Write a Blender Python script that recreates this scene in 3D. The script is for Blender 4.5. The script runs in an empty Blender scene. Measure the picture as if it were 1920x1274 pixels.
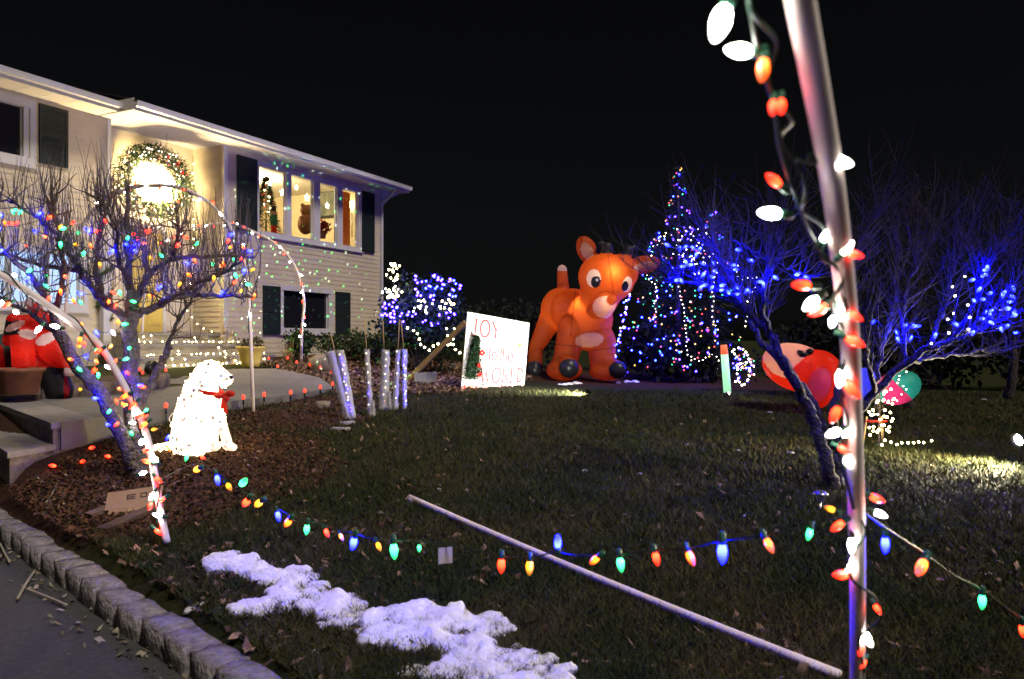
import bpy, bmesh, math, random
import numpy as np
from mathutils import Vector, Matrix, Quaternion, noise as mnoise
R = math.radians
random.seed(7); rng = np.random.default_rng(7)
SC = bpy.context.scene
COL = SC.collection
# ------------------------------------------------------------------ camera
F = 1464.0; EZ = 1.45                     # focal length in photo pixels, eye height
cam_d = bpy.data.cameras.new('camera'); cam = bpy.data.objects.new('camera', cam_d); COL.objects.link(cam)
cam.location = (0, 0, EZ); cam.rotation_euler = (R(90), 0, 0)
cam_d.sensor_width = 36.0; cam_d.lens = F / 1920 * 36
cam_d.clip_start = 0.05; cam_d.clip_end = 2000
cam_d.dof.use_dof = True; cam_d.dof.focus_distance = 8.5; cam_d.dof.aperture_fstop = 3.2
SC.camera = cam
# ------------------------------------------------------------------ sky, faint street light from the right, exposure
SUN_TO = Vector((0.40, -0.42, 0.78)).normalized()      # towards the light
w = bpy.data.worlds.new('World'); SC.world = w; w.use_nodes = True
nt = w.node_tree; bg = nt.nodes['Background']
sky = nt.nodes.new('ShaderNodeTexSky'); sky.sky_type = 'NISHITA'; sky.sun_disc = False
sky.sun_elevation = math.asin(SUN_TO.z); sky.sun_rotation = math.atan2(SUN_TO.x, SUN_TO.y)
hsv = nt.nodes.new('ShaderNodeHueSaturation'); hsv.inputs['Saturation'].default_value = .35
nt.links.new(sky.outputs[0], hsv.inputs['Color']); nt.links.new(hsv.outputs[0], bg.inputs[0]); bg.inputs[1].default_value = 0.0008
sd = bpy.data.lights.new('sun', 'SUN'); sun = bpy.data.objects.new('sun', sd); COL.objects.link(sun)
sd.energy = 2.6; sd.angle = R(12); sd.color = (1.0, 0.91, 0.80)
sun.rotation_euler = SUN_TO.to_track_quat('Z', 'Y').to_euler()
SC.view_settings.view_transform = 'Standard'; SC.view_settings.look = 'None'
SC.view_settings.exposure = 0.0; SC.view_settings.gamma = 1.0; SC.view_settings.use_curve_mapping = False
SC.render.engine = 'CYCLES'
cy = SC.cycles
cy.use_denoising = True
try: cy.denoiser = 'OPENIMAGEDENOISE'
except Exception: pass
cy.use_light_tree = True; cy.max_bounces = 5; cy.diffuse_bounces = 2; cy.glossy_bounces = 2
cy.transmission_bounces = 3; cy.transparent_max_bounces = 8; cy.sample_clamp_indirect = 3.0
cy.caustics_reflective = False; cy.caustics_refractive = False; cy.use_adaptive_sampling = False

# ------------------------------------------------------------------ helpers
def W(px, py, d):
    "a point d metres deep that the photo shows at px, py"
    return Vector(((px - 960) / F * d, d, EZ - (py - 637) / F * d))
ANCH = np.array([(-2.85,7.08,.42),(-3.1,6.4,.38),(2.63,6.37,.24),(-2.04,4.61,.25),(-2.99,9.02,.58),(-4.1,15.2,.88),(-.29,14,.60),
 (1.67,17.4,.52),(-4.3,6.6,.42),(-2.95,12.7,.64),(-5.47,13.8,.90),(-1,3.06,.10),(-3.83,5.85,.13),(-7,9.95,.70),(-1.86,8.8,.5),(5.16,7.9,.3),
 (3.59,13,.55),(4.38,11.4,.45),(-.75,5.76,.25),(1.21,3.06,.11),(0,0,.08),(-4,20,1.1),(-9,14,.95),(8,20,.5),(20,30,.6),(-20,30,1),(0,36,.8),
 (6,2,.1),(-9,9,.7),(4,4.5,.16),(-14,9,.7),(14,10,.35),(14,0,.1),(-2.6,21,1.12),(-7.5,13,.93)])
def _phi(r): return np.where(r > 0, r * r * np.log(r + 1e-12), 0)
_n = len(ANCH); _K = _phi(np.hypot(ANCH[:,None,0]-ANCH[None,:,0], ANCH[:,None,1]-ANCH[None,:,1])) + np.eye(_n) * 1.5
_P = np.c_[np.ones(_n), ANCH[:, :2]]
_sol = np.linalg.solve(np.block([[_K, _P], [_P.T, np.zeros((3, 3))]]), np.r_[ANCH[:, 2], np.zeros(3)])
CA, CB = np.array([-1.0, 3.06]), np.array([-3.83, 5.85])       # kerb line
CD = (CB - CA) / np.linalg.norm(CB - CA); CN = np.array([CD[1], -CD[0]])   # CN points to the lawn
if CN[0] < 0: CN = -CN
def GA(x, y):
    x = np.atleast_1d(np.asarray(x, float)); y = np.atleast_1d(np.asarray(y, float))
    z = _phi(np.hypot(x[:,None]-ANCH[None,:,0], y[:,None]-ANCH[None,:,1])) @ _sol[:_n] + _sol[_n] + _sol[_n+1]*x + _sol[_n+2]*y
    far = np.clip((np.hypot(x, y - 10) - 16) / 14, 0, 1)
    z = z * (1 - far) + 0.6 * far
    return np.clip(z, 0.06, 1.3)
def GZ(x, y): return float(GA(x, y)[0])
def G(px, py):
    "where the ray of a photo pixel meets the ground"
    k = (py - 637) / F; d = 2.0
    while d < 60:
        if EZ - k * d <= GZ((px - 960) / F * d, d): break
        d += 0.05
    return W(px, py, d)
ROOT = {}
def link(o):
    COL.objects.link(o); return o
def tag(o, label=None, cat=None, group=None, kind=None):
    if label: o['label'] = label
    if cat: o['category'] = cat
    if group: o['group'] = group
    if kind: o['kind'] = kind
    return o
def thing(name, loc, label, cat, group=None):
    o = bpy.data.objects.new(name, None); link(o); o.location = loc; o.empty_display_size = 0.1
    ROOT[o.name] = Vector(loc); return tag(o, label, cat, group)
class MB:
    def __init__(s): s.v = []; s.f = []; s.c = None
    def quad(s, a, b, c, d):
        i = len(s.v); s.v += [tuple(a), tuple(b), tuple(c), tuple(d)]; s.f.append((i, i+1, i+2, i+3)); return s
    def tri(s, a, b, c):
        i = len(s.v); s.v += [tuple(a), tuple(b), tuple(c)]; s.f.append((i, i+1, i+2)); return s
    def hexa(s, p):            # 8 corners: bottom ring 0-3, top ring 4-7
        i = len(s.v); s.v += [tuple(q) for q in p]
        for q in ((3,2,1,0),(4,5,6,7),(0,1,5,4),(1,2,6,5),(2,3,7,6),(3,0,4,7)): s.f.append(tuple(i+k for k in q))
        return s
    def box(s, c, h, ax=None):
        c = Vector(c); ax = ax or (Vector((1,0,0)), Vector((0,1,0)), Vector((0,0,1)))
        X, Y, Z = ax[0]*h[0], ax[1]*h[1], ax[2]*h[2]
        return s.hexa([c-X-Y-Z, c+X-Y-Z, c+X+Y-Z, c-X+Y-Z, c-X-Y+Z, c+X-Y+Z, c+X+Y+Z, c-X+Y+Z])
    def tube(s, pts, rad, n=6, cap=True):
        pts = [Vector(p) for p in pts]
        if not hasattr(rad, '__len__'): rad = [rad]*len(pts)
        i0 = len(s.v); t0 = (pts[1]-pts[0]).normalized()
        up = Vector((0,0,1)) if abs(t0.z) < .9 else Vector((1,0,0)); a = t0.cross(up).normalized()
        for k, p in enumerate(pts):
            t = (pts[min(k+1, len(pts)-1)] - pts[max(k-1, 0)])
            if t.length < 1e-9: t = t0
            t = t.normalized(); a = (a - t*a.dot(t)).normalized(); b = t.cross(a)
            for j in range(n):
                an = 2*math.pi*j/n; s.v.append(tuple(p + (a*math.cos(an) + b*math.sin(an))*rad[k]))
        for k in range(len(pts)-1):
            for j in range(n):
                q = i0+k*n; s.f.append((q+j, q+(j+1)%n, q+n+(j+1)%n, q+n+j))
        if cap:
            s.f.append(tuple(i0+j for j in reversed(range(n)))); s.f.append(tuple(i0+(len(pts)-1)*n+j for j in range(n)))
        return s
    def lathe(s, prof, n=12, o=(0,0,0), axis=Vector((0,0,1)), a=None):
        o = Vector(o); axis = Vector(axis).normalized()
        q = Vector((0,0,1)).rotation_difference(axis)
        i0 = len(s.v)
        for r, z in prof:
            for j in range(n):
                an = 2*math.pi*j/n; s.v.append(tuple(o + q @ Vector((r*math.cos(an), r*math.sin(an), z))))
        for k in range(len(prof)-1):
            for j in range(n):
                p = i0+k*n; s.f.append((p+j, p+(j+1)%n, p+n+(j+1)%n, p+n+j))
        s.f.append(tuple(i0+j for j in reversed(range(n)))); s.f.append(tuple(i0+(len(prof)-1)*n+j for j in range(n)))
        return s
    def ell(s, c, r, nu=12, nv=8, ax=None):
        prof = [(max(1e-4, math.sin(math.pi*k/nv)), -math.cos(math.pi*k/nv)) for k in range(nv+1)]
        i0 = len(s.v); c = Vector(c); ax = ax or (Vector((1,0,0)), Vector((0,1,0)), Vector((0,0,1)))
        for q, z in prof:
            for j in range(nu):
                an = 2*math.pi*j/nu
                s.v.append(tuple(c + ax[0]*(r[0]*q*math.cos(an)) + ax[1]*(r[1]*q*math.sin(an)) + ax[2]*(r[2]*z)))
        for k in range(nv):
            for j in range(nu):
                p = i0+k*nu; s.f.append((p+j, p+(j+1)%nu, p+nu+(j+1)%nu, p+nu+j))
        return s
    def poly(s, pts, thick):   # flat polygon given as outline, extruded along vector thick
        i = len(s.v); n = len(pts); t = Vector(thick)
        s.v += [tuple(Vector(p)) for p in pts] + [tuple(Vector(p)+t) for p in pts]
        s.f.append(tuple(range(i, i+n))); s.f.append(tuple(range(i+2*n-1, i+n-1, -1)))
        for k in range(n): s.f.append((i+k, i+n+k, i+n+(k+1)%n, i+(k+1)%n))
        return s
    def mesh(s, name, off=Vector((0,0,0)), smooth=False):
        me = bpy.data.meshes.new(name)
        v = np.array(s.v, float) - np.array(off)
        me.from_pydata(v.tolist(), [], s.f); me.update()
        if smooth: me.polygons.foreach_set('use_smooth', [True]*len(me.polygons))
        return me
    def build(s, name, mat, parent=None, smooth=False, kind=None, fixn=False):
        off = Vector((0,0,0))
        if parent is not None:
            off = ROOT.get(parent.name)
        me = s.mesh(name, off, smooth)
        if fixn:
            b = bmesh.new(); b.from_mesh(me); bmesh.ops.recalc_face_normals(b, faces=b.faces); b.to_mesh(me); b.free()
        me.materials.append(mat)
        o = bpy.data.objects.new(name, me); link(o)
        if parent is not None: o.parent = parent
        ROOT[o.name] = off
        if kind: o['kind'] = kind
        return o
def inst(name, me, parent, p, q=None, sc=None):
    o = bpy.data.objects.new(name, me); link(o); o.parent = parent
    o.location = Vector(p) - ROOT[parent.name]
    if q is not None: o.rotation_mode = 'QUATERNION'; o.rotation_quaternion = q
    if sc: o.scale = sc if hasattr(sc, '__len__') else (sc,)*3
    ROOT[o.name] = ROOT[parent.name]; return o
def spline(pts, n=6):
    P = [Vector(p) for p in pts]; out = []
    for i in range(len(P)-1):
        a, b, c, d = P[max(i-1,0)], P[i], P[i+1], P[min(i+2, len(P)-1)]
        for k in range(n):
            t = k/n
            out.append(0.5*((2*b)+(c-a)*t+(2*a-5*b+4*c-d)*t*t+(3*b-a-3*c+d)*t**3))
    out.append(P[-1]); return out
def lerp(a, b, t): return a + (b-a)*t
def rnd(a, b): return random.uniform(a, b)
def rvec(s=1.0):
    v = Vector((random.gauss(0,1), random.gauss(0,1), random.gauss(0,1))); return v.normalized()*s

# ------------------------------------------------------------------ materials
def mat(name, col, rough=0.7, metal=0.0, var=0.0, scale=8.0, bump=0.0, bscale=60.0, spec=0.3, col2=None, emit=None, es=0.0, transl=0.0, bdist=.02):
    m = bpy.data.materials.new(name); m.use_nodes = True; t = m.node_tree; b = t.nodes['Principled BSDF']
    b.inputs['Roughness'].default_value = rough; b.inputs['Metallic'].default_value = metal
    b.inputs['Specular IOR Level'].default_value = spec
    b.inputs['Base Color'].default_value = (*col, 1)
    geo = None
    if var or col2:
        tc = t.nodes.new('ShaderNodeTexCoord'); nz = t.nodes.new('ShaderNodeTexNoise'); nz.inputs['Scale'].default_value = scale
        nz.inputs['Detail'].default_value = 6; nz.inputs['Roughness'].default_value = .65
        t.links.new(tc.outputs['Object'], nz.inputs['Vector'])
        r = t.nodes.new('ShaderNodeValToRGB'); r.color_ramp.elements[0].position = .32; r.color_ramp.elements[1].position = .68
        c2 = col2 or tuple(max(0, c*(1-var)) for c in col)
        r.color_ramp.elements[0].color = (*c2, 1); r.color_ramp.elements[1].color = (*[min(1, c*(1+var*.5)) for c in col], 1)
        t.links.new(nz.outputs['Fac'], r.inputs[0]); t.links.new(r.outputs[0], b.inputs['Base Color'])
    if bump:
        tc = t.nodes.new('ShaderNodeTexCoord'); nz = t.nodes.new('ShaderNodeTexNoise'); nz.inputs['Scale'].default_value = bscale
        nz.inputs['Detail'].default_value = 4
        t.links.new(tc.outputs['Object'], nz.inputs['Vector'])
        bp = t.nodes.new('ShaderNodeBump'); bp.inputs['Strength'].default_value = bump; bp.inputs['Distance'].default_value = bdist
        t.links.new(nz.outputs['Fac'], bp.inputs['Height']); t.links.new(bp.outputs[0], b.inputs['Normal'])
    if emit:
        b.inputs['Emission Color'].default_value = (*emit, 1); b.inputs['Emission Strength'].default_value = es
    if transl:
        out = t.nodes['Material Output']; tr = t.nodes.new('ShaderNodeBsdfTranslucent'); mx = t.nodes.new('ShaderNodeMixShader')
        tr.inputs[0].default_value = (*col, 1); mx.inputs[0].default_value = transl
        t.links.new(b.outputs[0], mx.inputs[1]); t.links.new(tr.outputs[0], mx.inputs[2]); t.links.new(mx.outputs[0], out.inputs[0])
    return m
def attr_mat(name, rough=.8, transl=0.0):
    m = mat(name, (.1,.1,.1), rough, spec=.2); t = m.node_tree; a = t.nodes.new('ShaderNodeAttribute'); a.attribute_name = 'tint'
    t.links.new(a.outputs['Color'], t.nodes['Principled BSDF'].inputs['Base Color']); return m
def bulb_mat(name, col, s, tip=.13, zl=.05):
    "emission strongest near the diode at the base of the bulb, fading to the tip (object z from 0 to -zl)"
    m = bpy.data.materials.new(name); m.use_nodes = True; t = m.node_tree; b = t.nodes['Principled BSDF']
    b.inputs['Base Color'].default_value = (*[min(1, .1+.6*c) for c in col], 1); b.inputs['Roughness'].default_value = .15
    tc = t.nodes.new('ShaderNodeTexCoord'); sp = t.nodes.new('ShaderNodeSeparateXYZ'); mr = t.nodes.new('ShaderNodeMapRange')
    t.links.new(tc.outputs['Object'], sp.inputs[0]); t.links.new(sp.outputs['Z'], mr.inputs['Value'])
    mr.interpolation_type = 'SMOOTHERSTEP'; mr.inputs['From Min'].default_value = -zl; mr.inputs['From Max'].default_value = -zl*.10
    mr.inputs['To Min'].default_value = s*tip; mr.inputs['To Max'].default_value = s
    b.inputs['Emission Color'].default_value = (*col, 1); t.links.new(mr.outputs[0], b.inputs['Emission Strength'])
    return m
BC = {'R': ((1,.020,.004), 22.0), 'O': ((1,.11,.006), 11.0), 'Y': ((1,.34,.008), 5.5), 'G': ((.035,1,.26), 13.0), 'B': ((.0005,.0008,1), 1300.0), 'W': ((1,.93,.84), 95.0), 'V': ((.0016,.0024,1), 380.0),
      'P': ((.05,.012,1), 40.0)}
BM = {k: bulb_mat('bulb_' + k, c, s) for k, (c, s) in BC.items()}
MM = {k: mat('mini_' + k, (.5,.5,.5), emit=c, es=s) for k, (c, s) in
      {'R': ((1,.05,.02), 2.2), 'O': ((1,.3,.02), 2.5), 'Y': ((1,.6,.06), 2.6), 'G': ((.05,1,.35), 2.2), 'B': ((.003,.005,1), 240.0), 'W': ((1,.9,.72), 9.0), 'P': ((.012,.0045,1), 170.0), 'L': ((1,.78,.32), 42.0)}.items()}
M_wire = mat('wire_green', (.01,.03,.018), .5); M_wirew = mat('wire_white', (.5,.5,.48), .5)
M_sock = mat('socket_green', (.02,.09,.05), .45)
M_pvc = mat('pvc_pipe', (.84,.73,.68), .75, var=.10, scale=6, spec=.2)
M_conc = mat('concrete', (.24,.22,.195), .9, var=.25, scale=5, bump=.25, bscale=90)
M_slab = mat('slab_edge', (.20,.16,.14), .9, var=.5, scale=9, bump=.3)
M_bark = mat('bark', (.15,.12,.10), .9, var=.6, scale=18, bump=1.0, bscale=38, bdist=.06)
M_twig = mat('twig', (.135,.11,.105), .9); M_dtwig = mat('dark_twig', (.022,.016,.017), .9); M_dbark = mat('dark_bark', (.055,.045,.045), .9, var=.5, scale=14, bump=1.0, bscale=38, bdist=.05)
M_siding = mat('siding_cream', (.62,.53,.38), .6, var=.10, scale=1.4, col2=(.55,.46,.33))
M_trim = mat('trim_white', (.60,.57,.55), .5, var=.08, scale=1.5)
M_shut = mat('shutter_dark', (.012,.020,.020), .6)
M_roof = mat('roof_shingle', (.04,.035,.035), .9, var=.4)
M_soffit = mat('soffit', (.62,.57,.50), .6)
M_black = mat('black_plastic', (.012,.012,.013), .45)
M_wood = mat('lumber', (.42,.29,.13), .7, var=.2, scale=10)
M_stone = mat('granite', (.25,.225,.22), .85, var=.45, scale=22, bump=.9, bscale=35, col2=(.12,.105,.10), bdist=.03)
M_snow = mat('snow', (.84,.83,.85), .8, bump=.6, bscale=70, spec=.25, col2=(.74,.72,.74), scale=7)
M_card = mat('cardboard', (.36,.22,.12), .85, var=.2)
M_print = mat('print_black', (.04,.03,.025), .8)
M_terra = mat('terracotta', (.22,.09,.05), .8, var=.3)
M_planter = mat('planter_yellow', (.62,.45,.10), .6, var=.15)
M_rock = mat('rock', (.24,.20,.15), .9, var=.4, scale=6, bump=.6, bscale=20)
M_leafg = attr_mat('foliage'); M_grass = attr_mat('grass_blade'); M_litter = attr_mat('leaf_litter')
M_metal = mat('steel', (.6,.6,.62), .25, metal=.9)
M_red = mat('red_ribbon', (.62,.025,.012), .55, transl=.3)
# glass: mostly clear thin pane with a reflection
def glass(name, tint=(.9,.93,.92), refl=.12):
    m = bpy.data.materials.new(name); m.use_nodes = True; t = m.node_tree; t.nodes.remove(t.nodes['Principled BSDF'])
    a = t.nodes.new('ShaderNodeBsdfTransparent'); a.inputs[0].default_value = (*tint,1); g = t.nodes.new('ShaderNodeBsdfGlossy'); g.inputs['Roughness'].default_value = .03
    x = t.nodes.new('ShaderNodeMixShader'); x.inputs[0].default_value = refl
    t.links.new(a.outputs[0], x.inputs[1]); t.links.new(g.outputs[0], x.inputs[2]); t.links.new(x.outputs[0], t.nodes['Material Output'].inputs[0]); return m
M_glass = glass('pane_clear', refl=.06); M_dglass = mat('pane_dark', (.012,.012,.016), .04, spec=.9)

# ------------------------------------------------------------------ ground
def curb_sd(x, y): return (np.asarray(x)-CA[0])*CN[0] + (np.asarray(y)-CA[1])*CN[1]
def mulch_mask(x, y):
    m = np.zeros_like(x)
    for cx, cy_, r in ((-3.0,6.5,1.35),(-2.6,7.3,.8),(-2.5,5.4,.5),(-2.5,9.0,.75),(-2.4,10.6,.8),(-2.3,13.6,1.5),(-2.6,16.5,2.2),(-3.4,18,2.2),(-6,9.5,1.9),(-7.5,10.5,2.0),(-3.4,6.0,1.0),(-3.7,5.9,.9),(2.5,17.5,2.4),(5,17,2.6)):
        m = np.maximum(m, np.clip(1.25 - np.hypot(x-cx, y-cy_)/r, 0, 1)*2.2)
    return np.clip(m, 0, 1)
def axis(lo, hi, st, far):
    a = list(np.arange(lo, hi+st/2, st)); s = st; l = a[0]; h = a[-1]; L = []; H = []
    while h < far: s *= 1.35; h += s; l -= s; H.append(h); L.append(l)
    return np.array(L[::-1] + a + H)
xs = axis(-9, 9, .09, 400); ys = axis(1.5, 22, .09, 400)
X, Y = np.meshgrid(xs, ys); xf, yf = X.ravel(), Y.ravel()
zf = np.concatenate([GA(xf[i:i+20000], yf[i:i+20000]) for i in range(0, len(xf), 20000)])
sdv = curb_sd(xf, yf)
near = (np.abs(xf) < 9.5) & (yf < 23) & (yf > 1)
bumps = np.array([mnoise.noise((a*3.1, b*3.1, 0))*.014 + mnoise.noise((a*9, b*9, 3))*.008 if n else 0 for a, b, n in zip(xf, yf, near)])
zf = zf + bumps
road = sdv < 0.02
tr = np.clip((-sdv)/.05, 0, 1); zf = np.maximum(np.minimum(zf, .085 + 1.0*(sdv-.07)), -.06)
me = bpy.data.meshes.new('lawn'); nx, ny = len(xs), len(ys)
idx = np.arange(nx*ny).reshape(ny, nx)
fc = np.stack([idx[:-1,:-1], idx[:-1,1:], idx[1:,1:], idx[1:,:-1]], -1).reshape(-1, 4)
me.vertices.add(nx*ny); me.vertices.foreach_set('co', np.c_[xf, yf, zf].ravel())
me.loops.add(fc.size); me.loops.foreach_set('vertex_index', fc.ravel().astype(np.int32))
me.polygons.add(len(fc)); me.polygons.foreach_set('loop_start', np.arange(0, fc.size, 4).astype(np.int32))
me.update(); me.polygons.foreach_set('use_smooth', [True]*len(fc))
at = me.attributes.new('mulch', 'FLOAT', 'POINT'); at.data.foreach_set('value', mulch_mask(xf, yf).astype(np.float32))
m = mat('lawn_soil', (.03,.03,.012), .95, spec=.1); t = m.node_tree; b = t.nodes['Principled BSDF']
tc = t.nodes.new('ShaderNodeTexCoord')
def nz(scale, det=6, rough=.7):
    n = t.nodes.new('ShaderNodeTexNoise'); n.inputs['Scale'].default_value = scale; n.inputs['Detail'].default_value = det; n.inputs['Roughness'].default_value = rough
    t.links.new(tc.outputs['Object'], n.inputs['Vector']); return n
def ramp(src, *st):
    r = t.nodes.new('ShaderNodeValToRGB'); e = r.color_ramp.elements
    while len(e) < len(st): e.new(.5)
    for k, (p, c) in enumerate(st): e[k].position = p; e[k].color = (*c, 1)
    t.links.new(src, r.inputs[0]); return r
g1 = ramp(nz(7).outputs['Fac'], (.3,(.011,.011,.004)), (.5,(.022,.027,.007)), (.7,(.040,.038,.013)))
g2 = ramp(nz(28, 8).outputs['Fac'], (.3,(.016,.008,.005)), (.52,(.050,.022,.012)), (.72,(.10,.050,.028)))
aa = t.nodes.new('ShaderNodeAttribute'); aa.attribute_name = 'mulch'
ad = t.nodes.new('ShaderNodeMath'); ad.operation = 'MULTIPLY_ADD'; t.links.new(nz(4).outputs['Fac'], ad.inputs[0]); ad.inputs[1].default_value = 1.6; 
sb = t.nodes.new('ShaderNodeMath'); sb.operation = 'SUBTRACT'; t.links.new(aa.outputs['Fac'], sb.inputs[0]); sb.inputs[1].default_value = .8
t.links.new(sb.outputs[0], ad.inputs[2]); sb2 = t.nodes.new('ShaderNodeClamp'); t.links.new(ad.outputs[0], sb2.inputs[0])
ml = t.nodes.new('ShaderNodeMath'); ml.operation = 'MULTIPLY'; t.links.new(sb2.outputs[0], ml.inputs[0]); 
st_ = t.nodes.new('ShaderNodeMath'); st_.operation = 'GREATER_THAN'; t.links.new(aa.outputs['Fac'], st_.inputs[0]); st_.inputs[1].default_value = .02
t.links.new(st_.outputs[0], ml.inputs[1])
mx = t.nodes.new('ShaderNodeMix'); mx.data_type = 'RGBA'; t.links.new(ml.outputs[0], mx.inputs[0])
t.links.new(g1.outputs[0], mx.inputs[6]); t.links.new(g2.outputs[0], mx.inputs[7]); t.links.new(mx.outputs[2], b.inputs['Base Color'])
bp = t.nodes.new('ShaderNodeBump'); bp.inputs['Strength'].default_value = .9; bp.inputs['Distance'].default_value = .03
t.links.new(nz(45, 8).outputs['Fac'], bp.inputs['Height']); t.links.new(bp.outputs[0], b.inputs['Normal'])
me.materials.append(m); lawn = link(bpy.data.objects.new('lawn', me)); lawn['kind'] = 'structure'
# driveway sheet left of the kerb
M_asph = mat('asphalt', (.060,.060,.060), .92, var=.35, scale=30, bump=.6, bscale=140, spec=.25)
p0 = CA - CD*14; p1 = CB + CD*14; q = -CN*40
d0 = MB(); d0.poly([(p0[0],p0[1],-.05),(p1[0],p1[1],-.05),(p1[0]+q[0],p1[1]+q[1],-.05),(p0[0]+q[0],p0[1]+q[1],-.05)], (0,0,.05))
tag(d0.build('driveway', M_asph, fixn=True), kind='structure')

# ------------------------------------------------------------------ kerb of granite blocks
def stone_mesh(name, L, wd, h, seed, rough=.02, n=(5,4,3)):
    bm = bmesh.new(); bmesh.ops.create_cube(bm, size=1)
    bmesh.ops.subdivide_edges(bm, edges=bm.edges[:], cuts=2, use_grid_fill=True)
    for v in bm.verts:
        c = v.co.copy(); k = max(abs(c.x), abs(c.y), abs(c.z))*2
        v.co = Vector((c.x*L, c.y*wd, c.z*h))
        e = sum(1 for t_ in c if abs(abs(t_)-.5) < 1e-3)
        if e >= 2: v.co *= (.985 if e == 2 else .965)
        v.co += Vector([mnoise.noise((c.x*2.3+seed*7.1, c.y*2.3+k3*5.3, c.z*2.3+seed))*rough for k3 in range(3)])
    bmesh.ops.recalc_face_normals(bm, faces=bm.faces[:])
    for f_ in bm.faces: f_.smooth = True
    me = bpy.data.meshes.new(name); bm.to_mesh(me); bm.free(); return me
SM = [stone_mesh('stone', .27, .125, .26, k, .015) for k in range(7)]
for s_ in SM: s_.materials.append(M_stone)
kerb = thing('stone_curb', (CA[0], CA[1], 0), 'low kerb of rough granite blocks between driveway and lawn', 'curb')
ang = math.atan2(CD[1], CD[0]); pos = -1.6; k = 0
while pos < 7.5:
    L = rnd(.22, .32); c = CA + CD*(pos+L/2) + CN*rnd(-.012, .012)
    inst('stone', SM[k % 7], kerb, (c[0], c[1], rnd(.0,.014)-.014), Quaternion((0,0,1), ang+rnd(-.02,.02)+(math.pi if k % 2 else 0)) @ Quaternion((0,1,0), rnd(-.03,.03)), (L/.27*1.0, 1.2, 1))
    pos += L; k += 1

# ------------------------------------------------------------------ walkway, landing steps, planting bed edging
M_walk = mat('walk_concrete', (.16,.15,.135), .9, var=.2, scale=3.5, bump=.3, bscale=80)
def slab(name, pts, th, parent=None, m=M_walk):
    mb = MB(); mb.poly([Vector(p) for p in pts], (0,0,-th)); return mb.build(name, m, parent, fixn=True)
S1 = W(96,797,6.86); S2 = W(177,786,7.37)
zt = S1.z
wl = [(S1.x+.03, S1.y+.10, zt), (S2.x, S2.y, zt), (-3.55,8.9,.70), (-3.0,10.4,.70), W(628,729,12.4), (-3.35,13.6,.78), (-4.4,14.6,.90), (-6.6,13.9,.90), (-6.1,10.6,.72), (-6.2,9.5,zt)]
# subdivided fan so that the walk follows its edge heights
tag(slab('walkway', [(p[0],p[1],p[2]+.01) for p in wl], .25), kind='structure')
stp = thing('concrete_steps', (-4.6,6.3,.35), 'two grey concrete steps with overhanging treads rising from the driveway to the walk', 'steps')
FR = Vector((-.66,.75,0)); SD = Vector((.2,.98,0)).normalized()
def step_block(top, a, length, depth, th, name, m):
    a = Vector(a); b_ = a + FR*length; dd = SD*depth; P = [a, b_, b_+dd, a+dd]
    mb = MB(); mb.hexa([Vector((p.x,p.y,top-th)) for p in P] + [Vector((p.x,p.y,top)) for p in P]); return mb.build(name, m, stp, fixn=True)
IN = (FR+SD).normalized()
step_block(zt+.015, S1, 3.2, .52, .055, 'tread', M_conc)
step_block(zt-.041, S1 + IN*.05, 3.1, 1.4, .5, 'riser', M_slab)
LB = W(14,849,6.42)
step_block(LB.z, LB, 3.0, .52, .05, 'tread', M_conc)
step_block(LB.z-.051, LB + IN*.05, 3.0, .6, .5, 'riser', M_slab)
# edging of the bed on the left of the walk
edg = thing('bed_edging', (-6.5,10,.7), 'curved brown edging blocks round the planting bed beside the walk', 'edging')
M_edge = mat('edging_block', (.16,.12,.10), .9, var=.3, bump=.4)
EM = [stone_mesh('block', .42, .16, .26, 20+k, .012) for k in range(4)]
for s_ in EM: s_.materials.append(M_edge)
ep = spline([(-7.4,8.9,.8),(-6.3,9.35,.82),(-5.6,9.9,.82),(-5.15,10.6,.84),(-5.1,11.4,.86),(-5.5,12.1,.88)], 10)
acc = 0; last = ep[0]
for i in range(1, len(ep)):
    acc += (ep[i]-ep[i-1]).length
    if acc > .38:
        d_ = ep[i]-ep[i-1]; mid = (ep[i]+last)/2
        inst('block', EM[i % 4], edg, (mid.x, mid.y, mid.z-.06), Quaternion((0,0,1), math.atan2(d_.y, d_.x)), (acc/.42, 1, 1)); acc = 0; last = ep[i]
bedm = MB(); bedm.poly([(-7.6,9.1,.84),(-6.3,9.5,.84),(-5.7,10.0,.84),(-5.3,10.6,.84),(-5.25,11.4,.86),(-5.6,12.1,.88),(-7.2,12.2,.9),(-9,11,.9)], (0,0,-.12))
M_mulch = mat('mulch', (.05,.028,.018), .95, col2=(.018,.011,.008), scale=30, bump=.9, bscale=45)
tag(bedm.build('planting_bed', M_mulch, fixn=True), kind='structure')

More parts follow.
